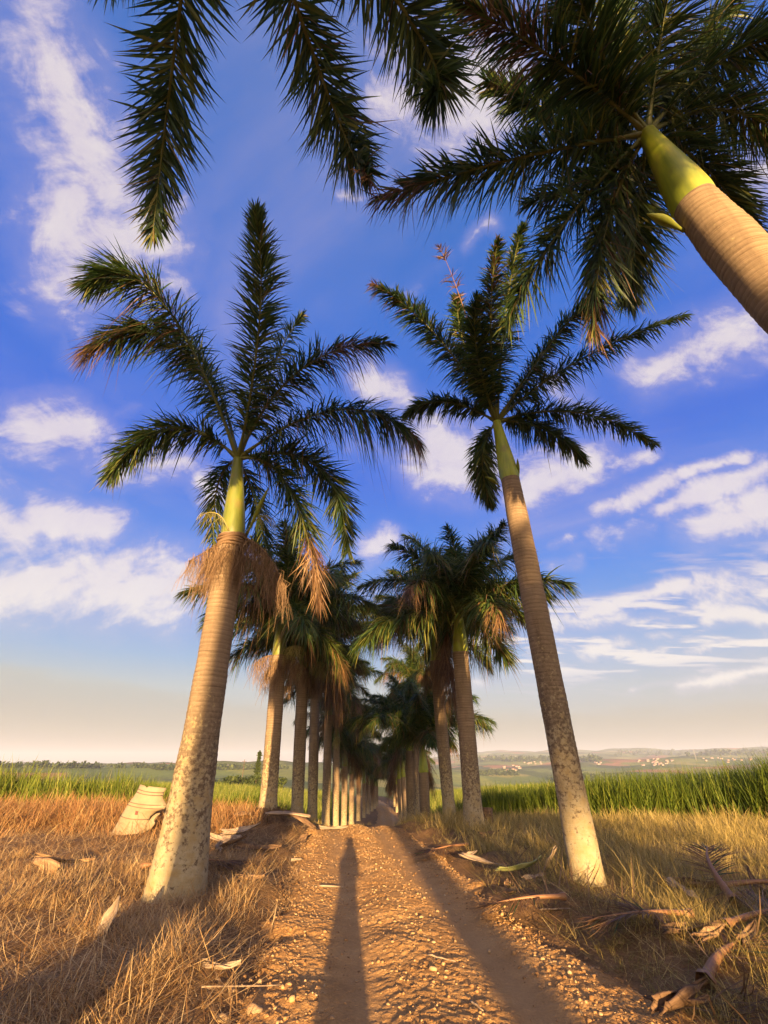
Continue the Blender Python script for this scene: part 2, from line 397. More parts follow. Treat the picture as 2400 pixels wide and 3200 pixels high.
# left verge: trampled straw
parts = []
x, y = scatter(110000, 1.3, 24, -88, 8, 1.0); d = x - road_x(y); x, y = keep(x, y, (d < -1.25 - .35 * vnoise(x * 1.5, y * 1.5, 8)) & (y > -3))
n = len(x); H = rng.uniform(.12, .5, n); parts.append(blades(on(x, y) + [0, 0, .012], H, rng.uniform(.004, .011, n), rng.uniform(0, 6.28, n), rng.normal(1.38, .14, n), rng.normal(.1, .25, n), 2, rng.beta(2, 1.6, n)))
x, y = scatter(6400, 1.4, 13, -88, 5, 1.0); d = x - road_x(y)
pn = vnoise(x * .8, y * .8, 11); m = (d < -1.75 - .5 * vnoise(x, y, 9)) & (pn > .3 + .03 * (y > 6.5) * (y - 6.5)); x, y = keep(x, y, m); x, y = clear(*tufted(x, y, 26, .085))
n = len(x); H = rng.uniform(.12, .38, n) * (.5 + .75 * vnoise(x * .9, y * .9, 12)); base_az = vnoise(x * .7, y * .7, 13) * 9
parts.append(blades(on(x, y), H, rng.uniform(.003, .0065, n), base_az + rng.normal(0, 1.7, n), rng.uniform(.2, 1.3, n), rng.uniform(.2, 1.8, n), 3, rng.beta(2.2, 1.5, n)))
x, y = scatter(30000, 1.3, 16, -88, 4, .9); d = x - road_x(y); x, y = keep(x, y, d < -1.7)
n = len(x); parts.append(blades(on(x, y) + [0, 0, .03], rng.uniform(.12, .45, n), rng.uniform(.003, .007, n), rng.uniform(0, 6.28, n), rng.normal(1.25, .25, n), rng.normal(.3, .5, n), 3, rng.beta(2.2, 1.3, n)))
blade_obj('dry_straw', M['straw'], parts)
# shed palm leaflets lying on the verges
parts = []
x, y = scatter(18000, 2., 20, -40, 80, 1.0); d = x - road_x(y); pn = vnoise(x * .9, y * .9, 61)
m = ((d > 1.5) & (d < 5.5) & ((pn > .5) | ((x > 2.6) & (y < 6)))) | ((d < -1.6) & (d > -5) & (pn > .55)); x, y = keep(x, y, m)
n = len(x); parts.append(blades(on(x, y) + [0, 0, .05], rng.uniform(.3, .8, n), rng.uniform(.008, .02, n), vnoise(x * 1.3, y * 1.3, 62) * 12 + rng.normal(0, .5, n), rng.normal(1.35, .22, n), rng.normal(.25, .4, n), 3, rng.beta(1.4, 2.6, n)))
blade_obj('leaf_litter', M['litter'], parts)
# rusty dead grass before the left cane
parts = []
x = rng.uniform(-27, -3.6, 3400); y = 12.4 + rng.random(3400) * 7
m = (y > 13.6 + .9 * np.sin(x * .6)) | (rng.random(3400) < .3); m &= vnoise(x * .7, y * .7, 31) > .2; m &= (y + x * .1 > 12.0); x, y = keep(x, y, m); x, y = tufted(x, y, 30, .16)
m = ~((np.abs(x + 6.1) < 1.1) & (y > 11.6) & (y < 13.6) & (rng.random(len(x)) < .8)); x, y = keep(x, y, m)
n = len(x); parts.append(blades(on(x, y), rng.uniform(.25, .85, n), rng.uniform(.008, .016, n), rng.uniform(0, 6.28, n), rng.uniform(.1, .9, n), rng.uniform(.4, 1.9, n), 3, rng.beta(2, 2, n)))
blade_obj('rusty_dead_grass', M['rust_grass'], parts)
# right verge
parts = []
x, y = scatter(90000, 1.5, 26, -8, 88, 1.0); d = x - road_x(y); x, y = keep(x, y, (d > 1.55 + .3 * vnoise(x * 1.5, y * 1.5, 18)))
n = len(x); parts.append(blades(on(x, y) + [0, 0, .012], rng.uniform(.1, .4, n), rng.uniform(.004, .01, n), rng.uniform(0, 6.28, n), rng.normal(1.3, .2, n), rng.normal(.1, .25, n), 2, rng.beta(2, 2.2, n)))
x, y = scatter(6400, 2.0, 27, -6, 86, 1.1); d = x - road_x(y); m = (d > 1.95 + .8 * vnoise(x * .9, y * .9, 19)) & (x < 13.5 + (16 - y) * .9 + 3); x, y = keep(x, y, m); x, y = clear(*tufted(x, y, 30, .12))
n = len(x); far = np.clip(np.hypot(x, y) / 12, .55, 1.5); hf = .55 + .75 * vnoise(x * .8, y * .8, 20)
parts.append(blades(on(x, y), rng.uniform(.2, .62, n) * hf * np.where(y < 5, .75, 1), rng.uniform(.004, .009, n) * far, vnoise(x * .6, y * .6, 21) * 9 + rng.normal(0, 1.8, n), rng.uniform(.05, .95, n), rng.uniform(.3, 1.6, n), 3, rng.beta(2, 1.7, n) * (.75 + .4 * vnoise(x * .5, y * .5, 22))))
x, y = scatter(1500, 2.6, 10, 10, 60, 1.0); d = x - road_x(y); x, y = keep(x, y, (d > 1.85) & (d < 4.2) & (vnoise(x * 1.4, y * 1.4, 71) > .3)); x, y = clear(*tufted(x, y, 22, .07))
n = len(x); parts.append(blades(on(x, y), rng.uniform(.05, .2, n), rng.uniform(.003, .006, n), rng.uniform(0, 6.28, n), rng.uniform(.1, 1.1, n), rng.uniform(.3, 1.5, n), 3, rng.beta(1.7, 2., n)))
x, y = scatter(420, 22, 60, -6, 14, 1.0); d = x - road_x(y); x, y = keep(x, y, (d > 2.0) & (d < 4.6)); x, y = tufted(x, y, 24, .16)
n = len(x); parts.append(blades(on(x, y), rng.uniform(.2, .5, n), rng.uniform(.012, .025, n), rng.uniform(0, 6.28, n), rng.uniform(.05, .8, n), rng.uniform(.3, 1.3, n), 2, rng.beta(2, 1.7, n)))
x, y = scatter(420, 22, 60, -14, 3, 1.0); d = x - road_x(y); x, y = keep(x, y, (d < -1.7) & (d > -4.6)); x, y = tufted(x, y, 24, .16)
n = len(x); parts.append(blades(on(x, y), rng.uniform(.15, .4, n), rng.uniform(.012, .025, n), rng.uniform(0, 6.28, n), rng.uniform(.05, .9, n), rng.uniform(.3, 1.3, n), 2, rng.beta(2, 1.5, n)))
blade_obj('dry_grass', M['olive_grass'], parts)

# sugarcane
def cane_patch(x, y, hmin, hmax, per, wid, spread=.16, tb=(2., 2.2), hfun=None):
    x, y = tufted(x, y, per, spread); n = len(x); b = on(x, y)
    hh = rng.uniform(hmin, hmax, n) * (1 if hfun is None else hfun(x, y))
    b[:, 2] += rng.random(n) ** 1.5 * .45 * hh
    return blades(b, hh, wid * rng.uniform(.7, 1.3, n), rng.uniform(0, 6.28, n), rng.normal(.22, .15, n), rng.uniform(.15, 1.5, n) * rng.random(n), 4, rng.beta(*tb, n))
edgeR = lambda x: np.interp(x, [4.2, 4.9, 7, 11.6, 16, 24, 40], [40, 24.5, 21.5, 16.6, 12.5, 7, -4])
parts = []
x = rng.uniform(4.2, 40, 9000); y = edgeR(x) + (rng.random(9000) ** 1.4) * 11 + .7 * np.sin(x * 1.3)
m = (np.degrees(np.arctan2(x, y)) < 72); x, y = keep(x, y, m)
parts.append(cane_patch(x, y, .8, 1.35, 17, .026, .17, (1.7, 3.), lambda x, y: .85 + .28 * vnoise(x * .5, y * .5, 41) + .22 * sm(9, 14, x)))
k_ = 30; x = rng.uniform(12.5, 18, k_); y = edgeR(x) + rng.random(k_) * 2.5
parts.append(cane_patch(x, y, 1.2, 1.75, 16, .03, .12))
blade_obj('sugarcane', M['cane'], parts)
parts = []
x = rng.uniform(-42, -4.5, 7500); y = 19.6 + (rng.random(7500) ** 1.3) * 12 + .8 * np.sin(x * .9) + np.clip(-9 - x, 0, 40) * -.06
x, y = keep(x, y, y > 20.5 - (x + 6) * .0 - 3.5 * sm(-14, -24, x) )
parts.append(cane_patch(x, y, .85, 1.5, 15, .03, .18, (2.2, 2.), lambda x, y: (.8 + .5 * vnoise(x * .45, y * .45, 42)) * (1 - .42 * sm(-11, -8.5, x))))
blade_obj('sugarcane', M['cane'], parts)
# lit cane further down both sides
parts = []
x, y = scatter(26000, 30, 175, 2, 34, 1.1); d = x - road_x(y); x, y = keep(x, y, d > 5.2)
fz = np.hypot(x, y); parts.append(cane_patch(x, y, .9, 1.5, 3, .05, .3, (3.2, 1.6)))
x, y = scatter(24000, 30, 150, -38, 0, 1.1); d = x - road_x(y); x, y = keep(x, y, d < -5.5)
parts.append(cane_patch(x, y, .9, 1.5, 3, .05, .3, (3.2, 1.6)))
blade_obj('sugarcane_field', M['cane'], parts)

# gravel: thousands of small stones
def stones(P, Sz, tint):
    ph = (1 + 5 ** .5) / 2
    iv = np.array([(-1, ph, 0), (1, ph, 0), (-1, -ph, 0), (1, -ph, 0), (0, -1, ph), (0, 1, ph), (0, -1, -ph), (0, 1, -ph), (ph, 0, -1), (ph, 0, 1), (-ph, 0, -1), (-ph, 0, 1)]) / 1.9
    it = np.array([(0, 11, 5), (0, 5, 1), (0, 1, 7), (0, 7, 10), (0, 10, 11), (1, 5, 9), (5, 11, 4), (11, 10, 2), (10, 7, 6), (7, 1, 8), (3, 9, 4), (3, 4, 2), (3, 2, 6), (3, 6, 8), (3, 8, 9), (4, 9, 5), (2, 4, 11), (6, 2, 10), (8, 6, 7), (9, 8, 1)])
    N = len(P); a = rng.uniform(0, 6.28, N); sc = rng.uniform(.6, 1.3, (N, 3)) * Sz[:, None] * [1, 1, .75]
    v = iv[None] * rng.uniform(.72, 1.2, (N, 12, 1)) * sc[:, None]
    ca, sa = np.cos(a)[:, None], np.sin(a)[:, None]
    v = np.stack([v[..., 0] * ca - v[..., 1] * sa, v[..., 0] * sa + v[..., 1] * ca, v[..., 2]], -1) + P[:, None]
    return v.reshape(-1, 3), (np.arange(N)[:, None, None] * 12 + it[None]).reshape(-1, 3), np.repeat(tint, 12)
u = rng.random(70000); y = 1.8 + u ** 1.1 * 19; x = road_x(y) + rng.uniform(-1.85, 2.4, len(y))
tl, tr = road_tracks(y); trk = np.clip(np.exp(-((x - tl) / .22) ** 2) * .75 + np.exp(-((x - tr) / .27) ** 2), 0, 1)
dens = (.22 + .9 * np.exp(-((x - road_x(y) + 1.45) / .3) ** 2) + .75 * np.exp(-((x - road_x(y) - 1.25) / .25) ** 2) + .35 * vnoise(x * 2.2, y * 1.2, 52) + .3 * np.exp(-((x - road_x(y) - .1) / .3) ** 2)) * (1 - .93 * trk) * np.where(y > 7, 1.2, .8)
m = rng.random(len(y)) < dens; x, y = keep(x, y, m); n = len(x)
sz = np.clip(rng.lognormal(-4.9, .5, n), .003, .03); z, _ = road_z(x, y); z = np.maximum(z, gz(x, y) - .03)
V, T, tt = stones(np.stack([x, y, z + sz * .25], -1), sz, rng.beta(2.2, 1.8, n))
me = np_mesh('gravel', V, None, T, M['gravel'], {'tint': tt}); tag(obj('gravel', me), kind='stuff')
# straw crumbs fallen on the road
y = 2 + rng.random(2600) ** 1.3 * 16; x = road_x(y) + rng.uniform(-1.7, 1.8, 2600); tl, tr = road_tracks(y)
m = np.minimum(np.abs(x - tl), np.abs(x - tr)) > .25; x, y = keep(x, y, m); n = len(x); z, _ = road_z(x, y)
blade_obj('straw_crumbs', M['straw'], [blades(np.stack([x, y, z + .012], -1), rng.uniform(.03, .16, n) * rng.random(n) + .02, rng.uniform(.004, .011, n), rng.uniform(0, 6.28, n), rng.normal(1.5, .08, n), rng.normal(0, .1, n), 2)])

# ------------------------------------------------------------------ palms
UP = Vector((0, 0, 1))
def bez(C, m, t, s):
    c = 2 * m - .5 * (C + t); return C * (1 - s) ** 2 + c * 2 * s * (1 - s) + t * s * s
def frond_mesh(name, path, L=.62, n=128, seed=0, dead=lambda t: 0., wid=.029, droop=.42, bare=.1, rad=.035, flat=0., thin=1., tpow=1.1):
    """plumose palm frond: tapering rachis with leaflets in several planes. path(s) -> Vector, s in 0..1"""
    rd = random.Random(seed); mb = MB()
    sam = [path(i / 24) for i in range(25)]
    mb.tube(sam, [rad * (1 - .86 * (i / 24)) * (1.5 if i < 2 else 1) for i in range(25)], 6, 1, tint=dead(.3), cap=False)
    ln = sum((sam[i + 1] - sam[i]).length for i in range(24))
    for i in range(n):
        t = bare + (1 - bare) * (i + rd.random() * 1.2) / (n + .3)
        if rd.random() > thin: continue
        p = path(t); T = (path(min(1, t + .01)) - path(max(0, t - .01))).normalized()
        S_ = T.cross(UP)
        if S_.length < .15: S_ = T.cross(Vector((0, 1, .1)))
        S_.normalize(); N_ = S_.cross(T).normalized()
        u = (t - bare) / (1 - bare)
        env = min(1, .45 + 3.2 * u) * (1 - .62 * max(0, (u - .55) / .45) ** 1.6)
        alpha = R(66) - R(38) * u ** 1.5 + R(9) * math.sin(i * .31 + seed) + R(6) * math.sin(i * .83 + seed * 2)
        clump = R(14) * math.sin(i * .22 + seed * 1.7)
        dd = dead(t)
        for side in (-1, 1):
            for k in (0, 1, 2):
                phi = R((rd.uniform(-45, 5), rd.uniform(-5, 35), rd.uniform(25, 75))[k]) * (1 - flat) + clump
                a = alpha + R(rd.gauss(0, 11))
                D = T * math.cos(a) + (S_ * (side * math.cos(phi)) + N_ * math.sin(phi)) * math.sin(a)
                tint = 1. if rd.random() < dd else (.0 if rd.random() > .04 else .6)
                l = L * 1.2 * env * (rd.uniform(.75, 1.12) if rd.random() > .12 else rd.uniform(.35, .8)); w = wid * rd.uniform(.7, 1.2) * (.6 if tint > .5 else 1.)
                dr = droop * rd.uniform(.5, 2.) * (1.8 if tint > .5 else 1.); tone = rd.random() ** tpow
                W = D.cross(N_ * math.cos(rd.uniform(-.9, .9)) + S_ * side * math.sin(rd.uniform(-.9, .9)) + Vector((rd.uniform(-.3, .3), rd.uniform(-.3, .3), 0))).normalized()
                prev = None; q = p.copy(); curl = Vector((rd.uniform(-1, 1), rd.uniform(-1, 1), 0)) * (.3 if tint > .5 else .08)
                for s in range(4):
                    ww = w * (.55, 1., .72, 0.)[s] * .5
                    q = p + D * (l * s / 3) + (Vector((0, 0, -1)) * dr + curl) * (l * (s / 3) ** 2)
                    tv = min(1, tint + (.35 * rd.random() if s == 3 and rd.random() < .5 else 0))
                    if s < 3:
                        cur = (mb.v(q - W * ww, tv, tone), mb.v(q + W * ww, tv, tone))
                        if prev: mb.q(prev[0], prev[1], cur[1], cur[0])
                        prev = cur
                    else: mb.t(prev[0], prev[1], mb.v(q, tv, tone))
    return mb.mesh(name, [M['leaf'], M['rachis']])
def spray_mesh(name, path, n=150, ln=.45, mat='brown_strand', seed=0, spread=.5, wid=.007, t0=.15, stalk=.018):
    rd = random.Random(seed); mb = MB()
    mb.tube([path(i / 8) for i in range(9)], [stalk * (1 - .7 * i / 8) for i in range(9)], 5, 0, tone=.3)
    for i in range(n):
        t = t0 + (1 - t0) * rd.random(); p = path(t)
        D = Vector((rd.gauss(0, 1), rd.gauss(0, 1), rd.gauss(0, .6))).normalized() * spread
        l = ln * rd.uniform(.5, 1.15); tone = rd.random(); W = Vector((rd.gauss(0, 1), rd.gauss(0, 1), 0)).normalized()
        prev = None; wob = Vector((rd.gauss(0, .12), rd.gauss(0, .12), 0))
        for s in range(5):
            f = s / 4; q = p + D * (l * f * (1 - .4 * f)) + Vector((0, 0, -1)) * (l * f ** 1.4) + wob * l * math.sin(f * 5)
            ww = wid * (1 - .6 * f) * .5
            cur = (mb.v(q - W * ww, 0, tone), mb.v(q + W * ww, 0, tone))
            if prev: mb.q(prev[0], prev[1], cur[1], cur[0])
            prev = cur
    return mb.mesh(name, M[mat])
def lathe_mesh(name, base, top, prof, nr, mat, ring=0., n=28, seed=0, sway=None):
    """surface of revolution from base to top (local); prof = [(t, radius)]"""
    base, top = Vector(base), Vector(top); ax = top - base; ln = ax.length; T = ax.normalized()
    A = T.cross(Vector((0, 1, 0))).normalized(); B = T.cross(A)
    t = np.linspace(0, 1, nr); pt = np.array(prof); r = np.interp(t, pt[:, 0], pt[:, 1])
    ker = np.ones(max(3, nr // 14)) / max(3, nr // 14); rp = np.pad(r, len(ker), 'edge'); r = np.convolve(rp, ker, 'same')[len(ker):-len(ker)]
    h = t * ln
    if ring: r = r * (1 + ring * (.35 + .5 * np.sin(h * 2.3 + seed) ** 2 + .5 * np.sin(h * 5.1 + seed * 2) ** 2) * ((h / .085 + .35 * np.sin(h * 3 + seed) + .22 * np.sin(h * 8.3)) % 1) + .008 * np.sin(h * 7 + seed))
    th = np.arange(n) * 2 * np.pi / n
    rr = r[:, None] * (1 + .012 * np.sin(2 * th[None] + seed) + .01 * np.sin(3 * th[None] + h[:, None] * .7 + seed))
    off = np.zeros((nr, 3)) if sway is None else np.outer(np.sin(np.pi * t), sway)
    V = np.array(base)[None, None] + (t * ln)[:, None, None] * np.array(T)[None, None] + rr[..., None] * (np.cos(th)[None, :, None] * np.array(A) + np.sin(th)[None, :, None] * np.array(B)) + off[:, None]
    i = np.arange(nr - 1)[:, None] * n + np.arange(n)[None]; j = np.arange(nr - 1)[:, None] * n + (np.arange(n)[None] + 1) % n
    Q = np.stack([i, j, j + n, i + n], -1).reshape(-1, 4)
    V = V.reshape(-1, 3); V = np.concatenate([V, [np.array(top)]]); k = np.arange(n) + (nr - 1) * n
    Tt = np.stack([k, np.roll(k, -1), np.full(n, len(V) - 1)], -1)
    ht = np.concatenate([np.repeat(t, n), [1.]])
    return np_mesh(name, V, Q, Tt, mat, {'ht': ht}, smooth=True)
def spathe_mesh(a, b, r=.05):
    mb = MB(); a, b = Vector(a), Vector(b); pts = [a.lerp(b, i / 8) + UP * (.05 * math.sin(math.pi * i / 8)) for i in range(9)]
    mb.tube(pts, [r * f for f in (.35, .4, .6, .9, 1, .95, .7, .4, .06)], 8, 0); return mb.mesh('flower_spathe', M['spathe'], True)
def palm_core(B, Tp, Sp, prof, label, group, rtop, nr=None, seed=0, skin='shaft'):
    e = empty('royal_palm', B); tag(e, label, 'palm tree', group)
    tl, sl = Tp - B, Sp - B
    if nr is None: nr = max(40, min(260, int(tl.length / .028)))
    obj('trunk', lathe_mesh('trunk', Vector((0, 0, -.25)) if True else 0, tl, prof, nr, M['trunk'], .03, seed=seed), e)
    d = (sl - tl)
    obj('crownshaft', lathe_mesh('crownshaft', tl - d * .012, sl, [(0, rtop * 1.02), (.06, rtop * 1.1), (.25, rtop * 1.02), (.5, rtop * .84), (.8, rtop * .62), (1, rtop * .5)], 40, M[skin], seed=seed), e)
    return e
FAT = lambda r0, rm, rt: [(0, r0 * 1.12), (.05, r0), (.15, r0 * .86), (.3, rm), (.7, rm), (.9, rt * 1.02), (1, rt)]
def hero_frond(e, B, C, mid, tip, seed, **kw):
    c, m, t = C - B, mid - B, tip - B
    obj('frond', frond_mesh('frond', lambda s: bez(c, m, t, s), seed=seed, **kw), e)
GL, GR = 'palms of the left row of the avenue', 'palms of the right row of the avenue'
dead_tip = lambda k: (lambda t: sm(k, 1.02, t) * .95 + .05)
dead_mid = lambda a, b, s=.6: (lambda t: s * (1. if a < t < b else .08))

# --- front left palm
B = Vector((-2.76, 7.7, G(-2.76, 7.7))); Tp = at_y(503, 1160, 7.75); C = at_y(514, 992, 7.8)
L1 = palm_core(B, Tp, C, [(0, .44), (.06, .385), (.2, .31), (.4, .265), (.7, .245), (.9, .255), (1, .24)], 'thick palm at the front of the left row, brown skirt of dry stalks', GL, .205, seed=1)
d0 = (Vector((0, cp, sp))).dot(C - EYE)
for i, (mx, my, md, tx, ty, td, kw) in enumerate([
    (352, 655, -.5, 192, 612, -.9, dict(L=.72, dead=dead_mid(.35, .6, .25))),
    (372, 738, .1, 183, 762, -.3, dict(L=.64, dead=dead_tip(.72), droop=.5)),
    (372, 925, -.3, 236, 1030, -.6, dict(L=.55)),
    (560, 700, -.9, 551, 455, -1.6, dict(L=.55, droop=.1)),
    (648, 800, -.2, 838, 742, -.2, dict(L=.6, dead=dead_mid(.62, .86, .75))),
    (735, 885, -.1, 905, 955, .2, dict(L=.58, dead=dead_tip(.8), droop=.75)),
    (688, 1010, .3, 750, 1195, .6, dict(L=.6, droop=.2)),
    (622, 1050, -.3, 690, 1300, -.6, dict(L=.55, dead=lambda t: (.04 + .96 * float(sm(.68, .8, t))), droop=.35)),
    (548, 1075, .6, 578, 1200, .8, dict(L=.5, n=50)),
    (470, 1050, .5, 462, 1185, .7, dict(L=.45, n=46)),
    (445, 790, .6, 340, 700, .8, dict(L=.55, n=60)),
    (590, 790, .5, 655, 680, .8, dict(L=.5, n=50))]):
    hero_frond(L1, B, C, at_depth(mx, my, d0 + md), at_depth(tx, ty, d0 + td), 100 + i, **kw)
dT = Vector((0, cp, sp)).dot(Tp - EYE)
P_ = lambda x, y, d=0.: at_depth(x, y, dT + d) - B
tl = Tp - B
for i, (m_, t_, n_) in enumerate([((468, 1178, -.1), (408, 1212, -.1), 110), ((490, 1180, -.35), (465, 1235, -.4), 170), ((560, 1180, -.15), (612, 1262, -.15), 200), ((520, 1185, -.35), (505, 1230, -.42), 130), ((478, 1180, -.2), (440, 1222, -.25), 150)]):
    obj('dry_flower_stalk', spray_mesh('dry_flower_stalk', (lambda m, t: lambda s: bez(tl, m, t, s))(P_(*m_), P_(*t_)), n_ * 4, .68, seed=20 + i, spread=.4, t0=.2), L1)
mb = MB()
for k in range(5):
    r_ = .255 + .012 * (k % 2); z_ = -.05 - .05 * k; up = (C - Tp).normalized()
    A = up.cross(Vector((0, 1, 0))).normalized(); B2 = up.cross(A)
    mb.tube([tl + up * (z_ + .02 * math.sin(a * 3 + k)) + (A * math.cos(a) + B2 * math.sin(a)) * r_ for a in [j * 2 * math.pi / 20 for j in range(21)]], .03, 6, 0, tone=.15 + .1 * k)
mb.build('dry_collar', M['brown_strand'], L1, True)
obj('pale_flower_stalk', spray_mesh('pale_flower_stalk', lambda s: bez(P_(495, 1150, -.2), P_(470, 1110, -.2), P_(432, 1115, -.2), s), 70, .25, 'pale_strand', 31, 1.1, .005, .25), L1)
obj('pale_flower_stalk', spray_mesh('pale_flower_stalk', lambda s: bez(P_(530, 1155, .2), P_(565, 1115, .4), P_(595, 1130, .5), s), 130, .22, 'pale_strand', 32, 1.2, .004, .3), L1)
obj('flower_spathe', spathe_mesh(P_(532, 1160, .1), P_(583, 1048, .0), .045), L1)

# --- front right palm
B = Vector((2.93, 8.2, G(2.93, 8.2))); Tp = at_y(1102, 1035, 8.25); C = at_y(1073, 912, 8.3)
R1 = palm_core(B, Tp, C, [(0, .26), (.03, .235), (.2, .215), (.5, .22), (.85, .215), (1, .19)], 'slender leaning palm at the front of the right row, pale foot and olive green crownshaft', GR, .19, seed=2, skin='lit_shaft')
d0 = Vector((0, cp, sp)).dot(C - EYE)
for i, (mx, my, md, tx, ty, td, kw) in enumerate([
    (945, 728, -.3, 806, 614, -.8, dict(L=.5, dead=dead_tip(.85))),
    (1003, 671, -.2, 948, 532, -.5, dict(L=.3, n=46, dead=lambda t: 1., thin=.4, bare=.55, droop=.2, rad=.022)),
    (1060, 700, -.7, 1076, 520, -1.3, dict(L=.45, dead=dead_mid(.5, 1, .4))),
    (1095, 660, -.1, 1129, 488, -.5, dict(L=.45)),
    (1205, 722, -.4, 1300, 640, -.7, dict(L=.42, dead=dead_tip(.7))),
    (1240, 785, -.2, 1482, 680, -.4, dict(L=.45)),
    (1250, 892, .2, 1414, 962, .6, dict(L=.45, droop=.2)),
    (1170, 925, .4, 1262, 995, .9, dict(L=.45)),
    (1042, 985, -.1, 1060, 1088, .1, dict(L=.42)),
    (960, 868, .1, 876, 898, .2, dict(L=.4)),
    (1010, 770, .3, 985, 640, .2, dict(L=.5, dead=dead_mid(.3, .7, .25))),
    (1030, 760, -.5, 1032, 640, -.8, dict(L=.5)),
    (1140, 820, .4, 1190, 740, .6, dict(L=.45, n=60))]):
    hero_frond(R1, B, C, at_depth(mx, my, d0 + md), at_depth(tx, ty, d0 + td), 140 + i, **kw)
dT = Vector((0, cp, sp)).dot(Tp - EYE)
P_ = lambda x, y, d=0.: at_depth(x, y, dT + d) - B
obj('flower_spathe', spathe_mesh(P_(1080, 1052, 0), P_(1047, 1030, -.1), .045), R1)
obj('flower_spathe', spathe_mesh(P_(1121, 1042, 0), P_(1118, 990, 0), .04), R1)

# --- near right palm leaning into the upper corner of the view
Y0 = 3.0; Tp = at_y(1502, 442, Y0); C = at_y(1398, 290, Y0); B = Vector((Tp.x + 1.05, Y0, G(Tp.x + 1.05, Y0)))
R0 = palm_core(B, Tp, C, [(0, .3), (.05, .28), (.3, .24), (.7, .245), (.88, .27), (.97, .24), (1, .225)], 'nearest palm on the right, seen from below, bright green crownshaft over ringed brown trunk', GR, .225, seed=3, skin='lit_shaft')
dC = Vector((0, cp, sp)).dot(C - EYE)
for i, (mx, my, md, tx, ty, td, kw) in enumerate([
    (1125, 340, -.2, 815, 428, -.6, dict(L=.55, dead=dead_tip(.72))),
    (1222, 480, -.1, 1092, 706, -.4, dict(L=.5, n=90)),
    (1312, 480, .1, 1284, 720, -.1, dict(L=.5, dead=lambda t: .1 + .5 * float(sm(.75, .9, t)))),
    (1375, 480, .5, 1358, 650, .5, dict(L=.55)),
    (1200, 130, -.3, 985, 0, -.6, dict(L=.62, dead=dead_mid(.5, .95, .5))),
    (1282, 75, -.4, 1200, -190, -1., dict(L=.62)),
    (1435, 30, -.2, 1480, -180, -.6, dict(L=.62)),
    (1560, 130, .2, 1745, 60, .1, dict(L=.62)),
    (1510, 350, .9, 1625, 490, 1.3, dict(L=.6)),
    (1575, 240, .6, 1740, 330, .8, dict(L=.6)),
    (1235, 255, .6, 1050, 175, .8, dict(L=.62)),
    (1340, 120, .6, 1330, -60, .6, dict(L=.6)),
    (1480, 150, .7, 1600, -20, .7, dict(L=.62)),
    (1270, 385, .7, 1140, 440, 1.1, dict(L=.55, n=60, dead=lambda t: .15))]):
    hero_frond(R0, B, C, at_depth(mx, my, dC + md), at_depth(tx, ty, dC + td), 180 + i, **kw)
dT = Vector((0, cp, sp)).dot(Tp - EYE)
P_ = lambda x, y, d=0.: at_depth(x, y, dT + d) - B
obj('flower_spathe', spathe_mesh(P_(1478, 500, -.05), P_(1396, 462, -.1), .06), R0)

# --- near left palm: only its hanging fronds reach the view
B = Vector((-2.13, .0, G(-2.13, 0))); Tp = Vector((-1.6, .05, 7.6)); C = Vector((-1.48, .15, 9.2))
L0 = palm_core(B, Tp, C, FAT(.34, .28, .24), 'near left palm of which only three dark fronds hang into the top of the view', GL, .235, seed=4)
def updir(px, py, up): r_ = ray(px, py); return EYE + r_ * (up / r_.z)
for i, (mx, my, mu, tx, ty, tu, kw) in enumerate([
    (372, 150, 7.1, 330, 505, 5.6, dict(L=.52, droop=.1, n=115)),
    (700, 180, 7.2, 795, 385, 5.8, dict(L=.52, dead=dead_tip(.84), droop=.2, n=115)),
    (890, 50, 7.1, 930, 200, 6.2, dict(L=.52, droop=.15, n=110))]):
    hero_frond(L0, B, C, updir(mx, my, mu), updir(tx, ty, tu), 220 + i, **kw)
for i in range(9):
    a = R(80 + i * 28); l = 2.6
    m_ = C + Vector((math.sin(a) * l * .55, math.cos(a) * l * .55, .7 + .5 * (i % 3))); t_ = C + Vector((math.sin(a) * l, math.cos(a) * l, -.3 + .7 * (i % 3)))
    hero_frond(L0, B, C, m_, t_, 240 + i, n=60)

# --- the rest of the avenue: shared frond meshes, each palm with its own trunk
def arc_path(e0, droop, L):
    pts = [Vector()]; 
    for i in range(40):
        a = R(e0 - droop * ((i + .5) / 40) ** 1.2); pts.append(pts[-1] + Vector((math.cos(a), 0, math.sin(a))) * (L / 40))
    return lambda s: pts[min(39, int(s * 40))].lerp(pts[min(40, int(s * 40) + 1)], s * 40 - min(39, int(s * 40)))
TIERS = [(80, 34, 2.9), (63, 56, 3.1), (46, 68, 3.2), (28, 66, 3.1), (10, 58, 2.9), (-12, 45, 2.5)]
VAR = {}
for i, (e0, dr, ln) in enumerate(TIERS):
    VAR[i] = [frond_mesh('frond', arc_path(e0 + 5 * j, dr + 8 * j, ln * (1 - .05 * j)), .68, 100, 300 + 10 * i + j,
                         (lambda t: .05) if (i < 3 or j == 0) else (dead_tip(.62) if j == 1 else dead_mid(.3, .75, .7)), droop=.45, tpow=.6) for j in range(3)]
DEAD = [frond_mesh('frond', arc_path(-30 - 15 * j, 50, 2.4), .5, 70, 390 + j, lambda t: 1., droop=.8, wid=.028) for j in range(2)]
SPRAY = [spray_mesh('dry_flower_stalk', arc_path(10 - 25 * j, 75, .75), 190, .6, 'brown_strand', 400 + j, .5, .011) for j in range(2)]
PALE = [spray_mesh('pale_flower_stalk', arc_path(35 - 20 * j, 60, .8), 220, .35, 'pale_strand', 410 + j, 1.1, .01) for j in range(2)]
mbs = MB(); mbs.tube([Vector((0, 0, i * .2)) for i in range(9)], [.05, .045, .04, .035, .03, .024, .018, .012, .004], 6, 0); SPEAR = mbs.mesh('spear_leaf', M['spathe'], True)
